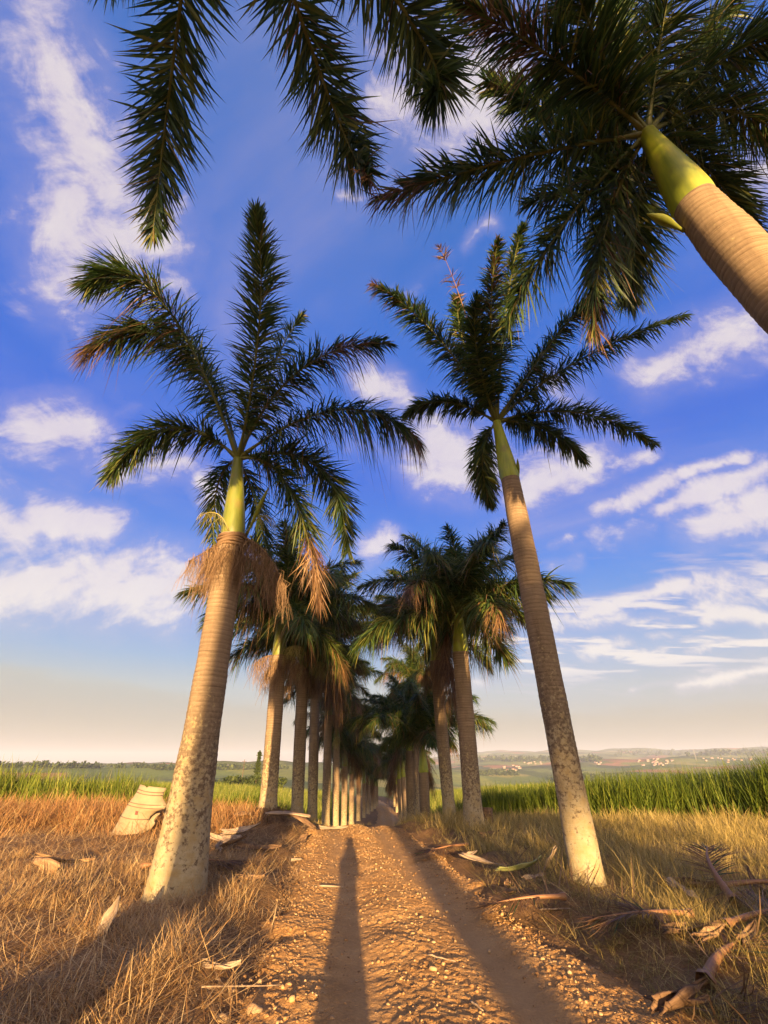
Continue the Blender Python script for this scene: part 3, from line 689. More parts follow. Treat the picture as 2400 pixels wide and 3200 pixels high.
def crown(e, at, rd, counts=(2, 3, 4, 4, 2, 1), scale=1., ndead=0, nspray=0, npale=0, shaft=1.4, axis=UP):
    az = rd.uniform(0, 6.28)
    for i, c in enumerate(counts):
        for k in range(c):
            az += 2.39996 + rd.uniform(-.25, .25)
            o = obj('frond', rd.choice(VAR[i]), e); o.location = at - axis * (.04 * i); o.rotation_euler = (rd.uniform(-.2, .2), rd.uniform(-.08, .08), az); o.scale = [scale * rd.uniform(.9, 1.08)] * 3
    for k in range(ndead):
        o = obj('frond', rd.choice(DEAD), e); tag(o, 'dead brown hanging frond'); o.location = at - axis * .15; o.rotation_euler = (0, 0, rd.uniform(0, 6.28)); o.scale = [scale] * 3
    a0 = rd.uniform(0, 6.28)
    for k in range(nspray):
        o = obj('dry_flower_stalk', rd.choice(SPRAY), e); o.location = at - axis * (shaft + .02); o.rotation_euler = (0, 0, a0 + 6.28 * k / max(1, nspray) + rd.uniform(-.3, .3)); o.scale = [scale] * 3
    for k in range(npale):
        o = obj('pale_flower_stalk', rd.choice(PALE), e); o.location = at - axis * (shaft - .05); o.rotation_euler = (0, 0, rd.uniform(-1.2, 1.2) - .6); o.scale = [scale] * 3
    o = obj('spear_leaf', SPEAR, e); o.location = at; o.rotation_euler = (rd.uniform(-.1, .1), rd.uniform(-.1, .1), 0); o.scale = [scale] * 3
ORD = ['', '', 'second', 'third', 'fourth', 'fifth', 'sixth', 'seventh', 'eighth', 'ninth', 'tenth', 'eleventh', 'twelfth', 'thirteenth', 'fourteenth']
LEFT = [  # base px, distance, trunk-top px,py, shaft-top px,py, base radius, mid radius, dead fronds, dry stalks, pale stalks, label
    (576, 16.4, 603.5, 1416, 608, 1326, .31, .255, 0, 5, 1, 'second palm of the left row, matted roots at its foot, rusty fringe under its shaft'),
    (641, 22.5, 655, 1445, 659, 1376, .29, .27, 1, 4, 3, 'third palm of the left row, with fluffy yellow flower plumes beside its shaft'),
    (675, 28.8, 681.6, 1460, 684, 1395, .3, .275, 1, 5, 1, 'fourth palm of the left row, with a dark brown hanging mass of dead stalks'),
    (704, 36, 709.5, 1545, 712, 1490, .3, .28, 0, 2, 0, 'fifth palm of the left row, with an orange brown tuft at its trunk top'),
    (725, 43, 727, 1600, 728, 1560, .3, .28, 0, 1, 2, 'sixth palm of the left row, with a cream flower tuft'),
    (743, 50, 745, 1655, 746, 1610, .3, .28, 1, 1, 0, 'seventh palm of the left row, short sunlit trunk under brown fronds'),
    (759, 57, 760, 1672, 760.5, 1635, .29, .27, 0, 0, 0, None), (774, 64, 775, 1686, 775, 1650, .29, .27, 0, 0, 0, None),
    (786, 71, 786.5, 1692, 786.5, 1660, .29, .27, 0, 0, 0, None), (795, 78, 795, 1695, 795, 1664, .29, .27, 1, 0, 0, None),
    (803, 85, 803, 1696, 803, 1668, .28, .26, 1, 0, 0, None), (809, 93, 809, 1698, 809, 1672, .28, .26, 1, 0, 0, None), (814, 101, 814, 1698, 814, 1675, .28, .26, 1, 0, 0, None)]
RIGHT = [
    (1024, 15.3, 994.7, 1409, 990, 1318, .31, .26, 0, 0, 0, 'second palm of the right row, tan trunk, yellow green shaft, full crown'),
    (973, 22, 941, 1428, 940, 1362, .29, .265, 1, 3, 0, 'third palm of the right row, brown seed bunch bulging beside its shaft'),
    (919, 28.5, 915, 1668, 912, 1608, .29, .27, 0, 0, 0, 'short young palm of the right row with a bright lime shaft low over the road'),
    (888, 34.5, 885, 1622, 884.5, 1575, .3, .275, 2, 1, 0, 'palm of the right row under a drooping wig of brown dead fronds'),
    (903, 43, 898, 1535, 897, 1468, .27, .25, 1, 1, 0, 'tall thin palm half hidden behind the young palm with the lime shaft'),
    (876, 58, 871, 1678, 870, 1640, .28, .26, 0, 0, 0, 'right one of two slim green-shafted palms far down the right row'),
    (866, 65, 862, 1682, 861.5, 1640, .28, .26, 1, 0, 0, 'left one of two slim green-shafted palms far down the right row'),
    (858, 84, 857.5, 1694, 857.5, 1668, .26, .24, 2, 0, 0, 'second last pale trunk of the right row down in the dip'),
    (852.5, 98, 852.5, 1696, 852.5, 1672, .26, .24, 2, 0, 0, 'farthest pale trunk of the right row down in the dip')]
for row, rows, grp in (('left', LEFT, GL), ('right', RIGHT, GR)):
    for i, (bx, Y, tx, ty, sx, sy, r0, rm, nd, ns, npl, lab) in enumerate(rows):
        x = at_y(bx, 1780, Y).x; B = Vector((x, Y, G(x, Y))); Tp = at_y(tx, ty, Y); C = at_y(sx, sy, Y)
        if lab is None: lab = '%s palm of the left row from the front, pale trunk in the dip' % ORD[i + 2]
        e = palm_core(B, Tp, C, FAT(r0, rm, rm * .95), lab, grp, rm * .93, nr=None if Y < 30 else 60, seed=10 + i, skin='lit_shaft' if row == 'right' else 'shaft')
        rd = random.Random(50 + i * 3 + (500 if row == 'right' else 0))
        ln = (C - Tp).length
        cnt = (3, 5, 5, 5, 3, 1) if Y < 30 else ((3, 4, 5, 4, 3, 1) if Y < 55 else (3, 4, 5, 4, 1, 0))
        if row == 'right' and i == 0: cnt = (4, 5, 6, 5, 3, 0)
        if row == 'right' and i in (2, 3): cnt = (4, 5, 5, 3, 0, 0)
        crown(e, C - B, rd, cnt, (1.27 if Y < 20 else 1.42) if Y < 55 else 1.25, nd, ns, npl, ln, (C - Tp).normalized())
        if row == 'left' and i == 0:
            mb = MB()
            for k in range(420):
                a = rd.uniform(0, 6.28); r1 = r0 * 1.13; h0 = .3 + rd.uniform(-.05, .05); l = rd.uniform(.25, .55); w = Vector((-math.sin(a), math.cos(a), 0)) * .008
                prev = None
                for s in range(4):
                    f = s / 3; q = Vector((math.cos(a) * (r1 + l * .8 * f ** 1.5), math.sin(a) * (r1 + l * .8 * f ** 1.5), h0 * (1 - f) - .08 * f + .04 * math.sin(f * 3)))
                    cur = (mb.v(q - w, 0, rd.random()), mb.v(q + w, 0, rd.random()))
                    if prev: mb.q(prev[0], prev[1], cur[1], cur[0])
                    prev = cur
            mb.build('root_fringe', M['root'], e)
        if row == 'right' and i == 1:
            o = obj('seed_bunch', spray_mesh('seed_bunch', arc_path(30, 130, .6), 420, .5, 'brown_strand', 77, .55, .012), e); o.location = Tp - B + Vector((.15, 0, .1)); o.scale = (1.2, 1.2, 1.5)
# palms of the same avenue behind the viewpoint (they throw the long shadows)
BACK = [(-1.5, -6.6, 8.4), (-1.15, -13.8, 8.8), (-.85, -21, 8.8),
        (5.7, -4.4, 8.4), (3.5, -12, 8.6), (2.6, -19, 8.6), (4.7, -33.5, 6.4), (6.5, -41, 6.4), (7.4, -48.5, 6.4), (8.2, -56, 6.6)]
for i, (x, y, h) in enumerate(BACK):
    B = Vector((x, y, G(x, y))); e = palm_core(B, B + UP * h, B + UP * (h + 1.5), FAT(.3, .26, .24), 'palm of the avenue standing out of view behind the viewpoint', 'palms of the avenue behind the viewpoint', .235, nr=50, seed=60 + i)
    crown(e, UP * (h + 1.5), random.Random(900 + i), (3, 4, 5, 4, 2, 0))

# ------------------------------------------------------------------ fallen sheaths, fronds, stones, the torn panel
def sheath_mesh(name, L, Wd, mat, curl=1.6, bend=.2, taper=.35, seed=0, thick=.012, ragged=.04):
    """boat shaped palm leaf base: along +X, opening upward, one end torn, one narrowing to a stalk"""
    rd = random.Random(seed); nu, nv = 18, 13; top, bot = [], []
    ph = [rd.uniform(0, 6) for _ in range(4)]
    for i in range(nu):
        u = i / (nu - 1); w = Wd * (1 - (1 - taper) * max(0, u - .45) / .55) * (.9 + .1 * math.sin(u * 4 + ph[0]))
        for j in range(nv):
            v = j / (nv - 1) * 2 - 1; c = curl * (.75 + .5 * u); th = v * c / 2; rr = w / max(c, .2)
            x = (u - .5) * L + (ragged * (math.sin(v * 7 + ph[1]) + .5 * math.sin(v * 17 + ph[2])) if i == 0 else 0)
            y = rr * math.sin(th) * 1.; z = rr * (1 - math.cos(th)) + bend * L * (2 * u - 1) ** 2 * .25 + .012 * math.sin(u * 9 + v * 5 + ph[3])
            n = Vector((0, -math.sin(th), math.cos(th)))
            top.append(Vector((x, y, z)) + n * thick); bot.append(Vector((x, y, z)))
    V = top + bot; Q = []; o = nu * nv
    for i in range(nu - 1):
        for j in range(nv - 1):
            a = i * nv + j; Q += [(a, a + nv, a + nv + 1, a + 1), (o + a, o + a + 1, o + a + nv + 1, o + a + nv)]
    for i in range(nu - 1):
        for j in (0, nv - 1):
            a = i * nv + j; f = (a, o + a, o + a + nv, a + nv); Q.append(f if j == 0 else f[::-1])
    for j in range(nv - 1):
        for i in (0, nu - 1):
            a = i * nv + j; f = (a, a + 1, o + a + 1, o + a); Q.append(f if i == 0 else f[::-1])
    return np_mesh(name, [tuple(p) for p in V], Q, None, M[mat], smooth=True)
def place(o, p, yaw, pitch=0., roll=0.):
    o.location = p; o.rotation_euler = (R(roll), R(pitch), R(yaw)); return o
SH = [  # px, py, length, width, yaw, pitch, roll, curl, material, lift, label
    (88, 1893, .75, .42, 150, -8, 55, 2.6, 'sheath', .06, 'large curled tan sheath with a dark hollow lying in straw at the left edge'),
    (135, 1880, .85, .16, 20, 6, -20, 2.4, 'sheath', .10, 'long narrow sheath leaning on the large curled one at the left edge'),
    (545, 1903, .34, .2, 18, 0, 8, .7, 'sheath', .015, 'small flat tan chip on bare soil beside the road'),
    (556, 1842, .95, .22, 6, 0, 25, 1.5, 'brown_sheath', .04, 'long brown boat-shaped sheath at the foot of the second left palm'),
    (480, 1822, .8, .3, 160, -5, -30, 1.5, 'pale_sheath', .05, 'pale pinkish sheath in the heap beside the thick front palm'),
    (520, 1812, .9, .28, 10, -12, 20, 1.7, 'pale_sheath', .12, 'pale sheath lying across the top of the heap beside the thick palm'),
    (496, 1836, .7, .24, 40, -14, -20, 1.8, 'brown_sheath', .08, 'rusty arched sheath at the front of the heap beside the thick palm'),
    (470, 1840, .45, .2, 100, -10, 30, 1.6, 'pale_sheath', .05, 'short pale sheath standing out of the heap beside the thick palm trunk'),
    (520, 1783, .5, .5, 30, 0, 180, 1.8, 'sheath', .32, 'humped tan sheath in rusty grass before the left cane'),
    (622, 1789, 1.2, .5, 2, 4, 170, 1.7, 'pale_sheath', .36, 'bright pale sheath on the brown mound behind the second left palm'),
    (648, 1802, 1.1, .5, -30, 18, 175, 1.8, 'brown_sheath', .42, 'dark brown sheath draped over the mound behind the second left palm'),
    (655, 1818, .3, .2, 60, -30, 40, 1.6, 'brown_sheath', .05, 'small dark curl of sheath at the left road edge'),
    (720, 1793, .9, .2, 14, 0, 15, 1., 'pale_sheath', .03, 'thin pale sheath flat beside the road under the third left palm'),
    (232, 2018, .3, .16, 75, -62, 0, 1.5, 'pale_sheath', .12, 'pointed grey sheath tip sticking up from the straw'),
    (478, 2103, .3, .075, 8, 0, 10, 1.2, 'pale_sheath', .03, 'narrow pale board-like sheath by a straw tuft near the road'),
    (1052, 1882, 1.0, .16, -38, 4, 10, 2.2, 'pale_sheath', .10, 'long grey white sheath arching out of the grass along the right road edge'),
    (1018, 1868, .35, .13, 35, -8, 10, 2., 'pale_sheath', .14, 'short white sheath end crossing the long grey white one'),
    (1132, 1897, .75, .2, 12, -10, -25, 1.2, 'green_sheath', .12, 'fresh green sheath lying on the right verge'),
    (1158, 1908, .35, .1, 25, -4, 15, 1.6, 'pale_sheath', .06, 'narrow white curl of sheath under the fresh green one'),
    (1098, 1918, .16, .14, 70, -12, 10, 2.2, 'sheath', .04, 'orange tan cupped chip below the fresh green sheath'),
    (1105, 1930, .17, .13, 20, -10, 0, .9, 'sheath', .02, 'flat tan chip lowest below the fresh green sheath'),
    (1192, 1893, .4, .17, 150, 52, 0, 1.4, 'pale_sheath', .16, 'pointed grey sheath standing up before the front right palm'),
    (1034, 1817, .4, .24, 120, -20, 20, 2., 'brown_sheath', .06, 'brown curled sheath leaning on the foot of the second right palm'),
    (1058, 1812, .5, .2, 10, -8, 20, 1.6, 'brown_sheath', .06, 'rust brown sheath in the grass right of the second right palm'),
    (1473, 1946, .2, .17, -30, 20, 20, 1.3, 'pale_sheath', .12, 'bright white torn sheath end at the left tip of the right debris pile'),
    (1585, 1975, .7, .22, 25, -6, 40, 2.2, 'brown_sheath', .1, 'dark split sheath in the middle of the right debris pile'),
    (1628, 2060, .5, .12, 40, -8, 20, 1.8, 'sheath', .1, 'orange brown sheath piece at the right edge of the debris pile'),
    (1545, 2052, .34, .12, 20, -10, 20, 1.6, 'sheath', .1, 'golden frayed sheath end in the middle of the debris pile'),
    (1480, 2190, .4, .1, -40, -12, 10, 1.8, 'brown_sheath', .05, 'reddish sheath splinter at the lower left of the debris pile'),
    (1650, 1960, .8, .16, 70, -20, 30, 2.2, 'brown_sheath', .15, 'dark sheath at the right edge behind the steep stalk of the pile'),
    (1500, 1962, .2, .16, -50, 24, 0, 1.2, 'pale_sheath', .1, 'white folded sheath scrap second from the left of the debris pile')]
for i, (px, py, L, Wd, yaw, pit, rol, cu, mt, lift, lab) in enumerate(SH):
    p = ground_at(px, py, lift); o = obj('fallen_sheath', sheath_mesh('fallen_sheath', L, Wd, mt, cu, .15 + .1 * (i % 3), .35, 500 + i), None)
    place(o, p, yaw, pit, rol); tag(o, lab, 'palm sheath', 'palm sheaths fallen on the ground')
def fallen_frond(px, py, yaw, pitch, lab, L=1.6, curl=2.8, tint=.95, sheath=True, lift=.08, n=46, w=.16, leaf=.5, stalk=.03, roll=0):
    e = empty('fallen_frond', ground_at(px, py, lift)); e.rotation_euler = (R(roll), R(pitch), R(yaw)); tag(e, lab, 'fallen frond', 'fallen palm fronds')
    if sheath:
        o = obj('sheath', sheath_mesh('sheath', .75, w * 2.2, 'brown_sheath', curl, .1, .5, px, .016), e); o.location = (-.3, 0, -.02)
    me = frond_mesh('leaflets', lambda s: Vector((s * L, .12 * math.sin(s * 2.5), .05 * math.sin(s * 3) - .04 * s)), leaf * 1.25, int(n * .6), int(px), lambda t: tint, droop=.04, wid=.018, rad=stalk, flat=.9, bare=.3)
    obj('leaflets', me, e); return e
fallen_frond(1225, 1962, 172, 4, 'grey dead frond with brushy leaflets at the foot of the front right palm', 1.0, sheath=False, lift=.1, leaf=.26)
fallen_frond(1530, 2150, 33, -4, 'thick log-like fallen frond lowest in the debris pile at the right corner', 1.3, lift=.05, w=.1, stalk=.05, n=24, curl=5.6)
fallen_frond(1575, 2030, 8, -3, 'fallen frond lying level across the middle of the right debris pile', 1.4, lift=.1, w=.09, stalk=.035, n=44)
fallen_frond(1562, 1950, -14, -2, 'pinkish brown fallen frond topmost in the right debris pile', 1.3, lift=.16, w=.14, stalk=.04, n=30, curl=4.2)
fallen_frond(1600, 1990, 62, -22, 'dark stalk standing steeply across the right debris pile', 1.1, lift=.15, sheath=False, stalk=.05, n=30, leaf=.3)
fallen_frond(1500, 1998, 176, 0, 'bundle of brown leaflets pointing to the road from the right debris pile', 1., sheath=False, lift=.08, n=60, leaf=.3)
fallen_frond(1010, 1835, 205, 2, 'orange brown dead frond at the road edge by the second right palm', 1.2, sheath=False, lift=.07, n=60, leaf=.28)
fallen_frond(300, 1890, 4, -2, 'flattened dead frond in the straw left of the thick front palm', 1.5, sheath=False, lift=.1, n=50, leaf=.4)
# loose stones on the road
def rock_mesh(sz, seed):
    rs = np.random.default_rng(seed); mb = MB(); nu, nv = 14, 9; V = []
    k = rs.normal(0, 1, (5, 3)); 
    for i in range(nv + 1):
        th = math.pi * i / nv
        for j in range(nu):
            ph = 2 * math.pi * j / nu; d = np.array([math.sin(th) * math.cos(ph), math.sin(th) * math.sin(ph), math.cos(th)])
            r = 1 + .1 * sum(math.sin(2.2 * float(d @ kk) + m) for m, kk in enumerate(k)); 
            for kk in k[:3]:
                f = float(d @ kk) / np.linalg.norm(kk); r = min(r, .78 / max(f, .01)) if f > .6 else r
            V.append(d * r * sz * np.array([1, .85, .65]))
    Q = [(i * nu + j, i * nu + (j + 1) % nu, (i + 1) * nu + (j + 1) % nu, (i + 1) * nu + j) for i in range(nv) for j in range(nu)]
    return np_mesh('loose_stone', V, Q, None, M['stone'])
ST = [(549, 2196, .055, 'largest yellowish stone near the bottom left of the road'), (477, 2200, .045, 'squat stone in shade at the bottom left of the road edge'), (562, 2118, .03, 'pointed pale stone left of the long shadow'),
      (937, 2046, .024, 'pale stone between the two shadows, farther of the pair'), (936, 2108, .034, 'pale stone between the two shadows, nearer of the pair with a long shade'), (1173, 2080, .026, 'rounded stone right of the broad shadow'),
      (470, 2124, .03, 'stone under the narrow pale sheath near the road'), (500, 2140, .032, 'low tan stone at the left road edge beside others'), (452, 2136, .028, 'tan stone at the grass edge left of the road'),
      (1057, 2052, .022, 'small stone inside the right wheel track edge'), (1216, 2052, .03, 'flat stone near the right road edge'), (1123, 2000, .022, 'small cream stone at the right of the broad shadow, far one')]
for i, (px, py, sz, lab) in enumerate(ST):
    p = ground_at(px, py); zz, _ = road_z(np.array([p.x]), np.array([p.y])); p.z = max(float(zz[0]), p.z - .02) + sz * .3
    tag(obj('loose_stone', rock_mesh(sz, 70 + i), None, p), lab, 'stone', 'loose stones on the dirt road')
p = Vector((at_y(859, 1774, 47).x + .1, 47, 0)); p.z = G(p.x, p.y) + .2
p = Vector((1.52, 47, G(1.52, 47) + .25)); tag(obj('boulder', rock_mesh(.5, 99), None, p), 'pale boulder beside the road where it dips out of sight', 'boulder')
# stump behind the second right palm
mb = MB(); mb.tube([Vector((0, 0, -.1)), Vector((0, 0, .1)), Vector((.02, 0, .3)), Vector((.03, .01, .52))], [.24, .2, .18, .19], 14, 0)
tag(mb.build('stump', M['brown_sheath'], None, True, ground_at(1052, 1792)), 'dark broken stump in dry grass behind the second right palm', 'stump')
# thin dry stalks lying about
def stick(p1, p2, r, lab, arc=.02):
    a, b = ground_at(*p1, .035), ground_at(*p2, .035); mb = MB()
    zr = lambda v: max(v.z, float(road_z(np.array([v.x]), np.array([v.y]))[0][0]) + .02)
    pts = [a.lerp(b, t / 6) for t in range(7)]
    for q_ in pts: q_.z = zr(q_)
    mb.tube([q_ - a for q_ in pts], [r, r, r * .95, r * .9, r * .8, r * .7, r * .5], 6, 0)
    tag(mb.build('dry_stalk', M['pale_sheath'], None, True, a), lab, 'dry stalk', 'dry stalks on the road')
stick((432, 2150), (606, 2146), .006, 'long straight straw-coloured stalk across the left road edge')
stick((1018, 2182), (1045, 2200), .008, 'short white stalk at the bottom of the right wheel track')
stick((690, 1920), (742, 1924), .014, 'thin brown stalk lying under the tip of the narrow shadow')
stick((628, 1863), (652, 1862), .03, 'stubby cream stalk at the left road edge near the second palm')
stick((925, 2078), (985, 2088), .007, 'bent tan stalk between the two shadows')
stick((1168, 1977), (1235, 1980), .01, 'pale twig on the gravel at the right road edge')
# torn white plastic panel leaning in the grass
def panel():
    p0 = ground_at(297, 1800); Yp = p0.y; e = empty('plastic_panel', p0); tag(e, 'torn off-white ribbed plastic panel leaning in the rusty grass by the left cane', 'plastic panel')
    d = Vector((0, cp, sp)).dot(p0 - EYE)
    pix = lambda zx, zy: (221.3 + .1667 * zx, 1658.4 + .1667 * zy)
    rows = [  # zy, left zx, right zx of the sheet (photo outline), from top to bottom
        (228, 318, 440), (262, 312, 688), (330, 302, 672), (400, 270, 668), (460, 240, 715), (500, 222, 755), (548, 205, 735), (575, 195, 640), (640, 180, 565), (700, 160, 560), (760, 140, 565), (840, 115, 560), (930, 95, 560)]
    fr, bk, Q = [], [], []; nu = 17
    for i, (zy, xl, xr) in enumerate(rows):
        for j in range(nu):
            f = j / (nu - 1); zx = xl + (xr - xl) * f; yy = zy
            if i == 0: yy = 228 + 48 * f
            if i == 0: zx = 318 + (688 - 318) * f; yy -= -28 * math.exp(-((zx - 450) / 16) ** 2)
            if i == 1: yy = 262 + 40 * f; zx = 312 + (688 - 312) * f
            w = at_depth(*pix(zx, yy), d) - p0
            h = w.z; rib = .03 * sum(math.exp(-((yy - 28 * (zx - 500) / 400 - r_) / 9) ** 2) for r_ in (300, 352, 475, 530, 660))
            bow = .16 * (1 - (2 * f - 1) ** 2)
            q_ = Vector((w.x, w.y * 0 - bow - rib + h * .1, h))
            fr.append(q_); bk.append(q_ + Vector((0, .014, 0)))
    o = len(fr); n = len(rows)
    for i in range(n - 1):
        for j in range(nu - 1):
            a = i * nu + j; Q += [(a, a + nu, a + nu + 1, a + 1), (o + a, o + a + 1, o + a + nu + 1, o + a + nu)]
    for i in range(n - 1):
        a = i * nu; Q.append((a, o + a, o + a + nu, a + nu)); a += nu - 1; Q.append((a, a + nu, o + a + nu, o + a))
    for j in range(nu - 1):
        Q.append((j, j + 1, o + j + 1, o + j))
    obj('sheet', np_mesh('sheet', [tuple(v) for v in fr + bk], Q, None, M['plastic']), e)
    def on_sheet(zx, zy, out=.01):
        w = at_depth(*pix(zx, zy), d) - p0; i = min(max(0, sum(1 for r_ in rows if r_[0] <= zy) - 1), len(rows) - 1)
        xl, xr = rows[i][1], max(rows[i][2], 560); f = min(1, max(0, (zx - xl) / (xr - xl)))
        return Vector((w.x, -.16 * (1 - (2 * f - 1) ** 2) - .03 + w.z * .1 - out, w.z))
    for x0, x1, z0, z1 in ((312, 676, 286, 338), (305, 668, 326, 374), (245, 740, 455, 500), (225, 720, 492, 545), (190, 560, 636, 676)):
        mb = MB(); mb.tube([on_sheet(x0 + (x1 - x0) * f, z0 + (z1 - z0) * f + 10 * math.sin(f * 3.14), .004) for f in [j / 14 for j in range(15)]], .009, 6); mb.build('rib_shade_line', M['rib_shade'], e, True)  # added dark strips paint the shade that the ribs don't cast
    # torn tongue at lower right
    out_ = [(575, 690), (600, 640), (640, 606), (680, 596), (694, 606), (655, 640), (636, 680), (640, 705), (658, 718), (645, 750), (620, 790), (560, 830), (520, 800)]
    mb = MB(); A = []; Bk = []
    for zx, zy in out_:
        w = at_depth(*pix(zx, zy), d) - p0; A.append(mb.v((w.x, -.03 + w.z * .1, w.z))); Bk.append(mb.v((w.x, -.016 + w.z * .1, w.z)))
    c1 = sum((Vector(mb.V[i]) for i in A), Vector()) / len(A); ca, cb_ = mb.v(c1), mb.v(c1 + Vector((0, .014, 0)))
    for i in range(len(A)):
        j = (i + 1) % len(A); mb.t(A[i], A[j], ca); mb.t(Bk[j], Bk[i], cb_); mb.q(A[i], Bk[i], Bk[j], A[j])
    mb.build('torn_tongue', M['plastic'], e)
    mb = MB()
    for zx, zy in ((408, 588), (425, 590)):
        w = at_depth(*pix(zx, zy), d) - p0; q_ = on_sheet(zx, zy, .004); mb.box(q_, .022, .014, .075)
    mb.build('printed_mark', M['ink'], e)
panel()

# ------------------------------------------------------------------ far things
def far_ground(px, py, rmin=150):
    r_ = ray(px, py); t = rmin / math.hypot(r_.x, r_.y); prev = t
    while t < 9000:
        p = EYE + r_ * t
        if p.z <= G(p.x, p.y): break
        prev = t; t *= 1.01
    for _ in range(12):
        mdl = (prev + t) / 2; p = EYE + r_ * mdl
        if p.z <= G(p.x, p.y): t = mdl
        else: prev = mdl
    p = EYE + r_ * t; return Vector((p.x, p.y, G(p.x, p.y)))
def far_dir(px, r_):
    v = ray(px, 1660); l = math.hypot(v.x, v.y); x, y = v.x / l * r_, v.y / l * r_; return Vector((x, y, G(x, y)))
def house_mesh(w, dp, h, rh):
    mb = MB(); mb.box((0, 0, h / 2 - .5), w, dp, h + 1, 0)
    a = [mb.v(v) for v in ((-w * .53, -dp * .55, h), (w * .53, -dp * .55, h), (w * .53, dp * .55, h), (-w * .53, dp * .55, h), (-w * .53, 0, h + rh), (w * .53, 0, h + rh))]
    mb.q(a[0], a[1], a[5], a[4], 1); mb.q(a[2], a[3], a[4], a[5], 1); mb.t(a[3], a[0], a[4], 0); mb.t(a[1], a[2], a[5], 0); return mb.mesh('house', [M['wall'], M['roof']])
HM = [house_mesh(10, 7, 3, 1.8), house_mesh(8, 7, 4, 1.6), house_mesh(14, 8, 3, 1.8)]
rh_ = random.Random(5)
for (x0, x1, y0, y1, n, lab, grp) in ((1085, 1124, 1654, 1666, 14, 'tiny white house in the town cluster between the second and front right palms', 'town houses left of the front right palm'),
                                      (1130, 1172, 1646, 1651, 8, 'tiny house in the reddish strip above the left town cluster', 'houses of the reddish strip'),
                                      (1278, 1298, 1647, 1653, 6, 'tiny white house in the small cluster just right of the front right palm', 'houses just right of the front right palm'),
                                      (1378, 1456, 1638, 1654, 26, 'tiny white house in the densest town cluster on the right hillside', 'houses of the densest town cluster'),
                                      (1500, 1625, 1634, 1648, 14, 'tiny white house scattered along the far right hillside', 'scattered houses on the far right hillside')):
    for i in range(n):
        p = far_ground(rh_.uniform(x0, x1), rh_.uniform(y0, y1), 500); o = obj('house', rh_.choice(HM), None, p); o.rotation_euler = (0, 0, rh_.uniform(-.6, .6)); tag(o, lab, 'house', grp)
p = far_ground(497, 1660, 400); e = empty('farmhouse', p, .1); tag(e, 'white gabled farmhouse on the ridge between the first two left palms', 'farmhouse')
mb = MB(); mb.box((0, 0, 2), 16, 8, 5); mb.box((-3, -5, 2.2), 6, 6, 5.4); mb.build('wall', M['wall'], e)
mb = MB(); mb.tube([(-8.5, 0, 5), (8.5, 0, 5)], 4.2, 3, 0); mb.build('roof', M['wall'], e)
mb = MB(); [mb.box((x, -8.06 if abs(x + 3) < 2 else -4.06, 2.4), 1.1, .1, 1.4) for x in (-4.2, -1.8, 2, 5)]; mb.build('window', M['black'], e)
for i, (px, py, lab) in enumerate(((512, 1659, 'long low white shed just right of the ridge farmhouse'), (528, 1661, 'low pale shed farthest right on the ridge by the farmhouse'))):
    o = obj('shed', house_mesh(16, 7, 3.2, 1.4), None, far_ground(px, py, 400)); tag(o, lab, 'shed')
def poly_tree(name, loc, h, wd, n, lab, cat, shape='bush', group=None, seed=0, leaf=.35):
    rs = np.random.default_rng(seed); e = empty(name, loc); tag(e, lab, cat, group)
    mb = MB(); mb.tube([(0, 0, -.3), (.05, 0, h * .3), (0, .05, h * .7)], [h * .03 + .05, h * .024 + .03, .02], 7, 0); mb.build('trunk', M['bark'], e)
    d = rs.normal(0, 1, (n, 3)); d /= np.linalg.norm(d, axis=1)[:, None]; rr = rs.random(n) ** .45
    if shape == 'cone':
        t = rs.random(n) ** .8; c = np.stack([np.cos(6.28 * rr * 3 + d[:, 0] * 9), np.sin(6.28 * rr * 3 + d[:, 0] * 9)], -1) * (wd * .5 * (1 - t) * (.35 + .65 * rs.random(n)) * (1 + .25 * np.sin(t * 40)))[:, None]
        P = np.stack([c[:, 0], c[:, 1], h * (.06 + .94 * t)], -1)
    else:
        k = 7; cs = np.stack([rs.uniform(-.32, .32, k) * wd, rs.uniform(-.32, .32, k) * wd, rs.uniform(.35, .78, k) * h], -1); ci = rs.integers(0, k, n)
        P = cs[ci] + d * rr[:, None] * np.array([wd * .26, wd * .26, h * .24])
    A = rs.normal(0, 1, (n, 3)) * leaf; Bv = rs.normal(0, 1, (n, 3)) * leaf * .6
    V = np.stack([P - A, P + Bv, P + A, P - Bv], 1).reshape(-1, 3); Q = np.arange(n * 4).reshape(-1, 4)
    obj('crown', np_mesh('crown', V, Q, None, M['tree'], {'tint': np.repeat(rs.random(n), 4)}), e)
poly_tree('conifer_tree', far_dir(557, 160), 10.5, 3.0, 1500, 'tall dark pointed conifer beside the second left palm', 'conifer tree', 'cone', None, 1, .3)
for i, (px, py, h, w, lab) in enumerate(((480, 185, 6, 8, 'dark round bush lowest in the hollow between the first two left palms'), (505, 175, 5.5, 7, 'middle bush of the three in the hollow between the first two left palms'), (534, 180, 6.5, 9, 'broad pale green bush near the conifer'), (604, 165, 5, 7, 'bush on the field edge just right of the second left palm'))):
    poly_tree('bush', far_dir(px, py), h, w, 900, lab, 'bush', 'bush', 'bushes in the left hollow', 20 + i, .4)
e = empty('utility_pole', far_dir(526, 420)); tag(e, 'thin wooden pole standing in the green field left of the conifer', 'utility pole')
mb = MB(); mb.tube([(0, 0, -.5), (0, 0, 24)], [.3, .2], 8); mb.build('pole', M['bark'], e); mb = MB(); mb.box((0, 0, 22.5), 3.4, .25, .3); mb.build('crossarm', M['bark'], e)
e = empty('radio_mast', far_ground(1505, 1643, 500)); tag(e, 'slim lattice mast rising above the far right town', 'radio mast')
mb = MB()
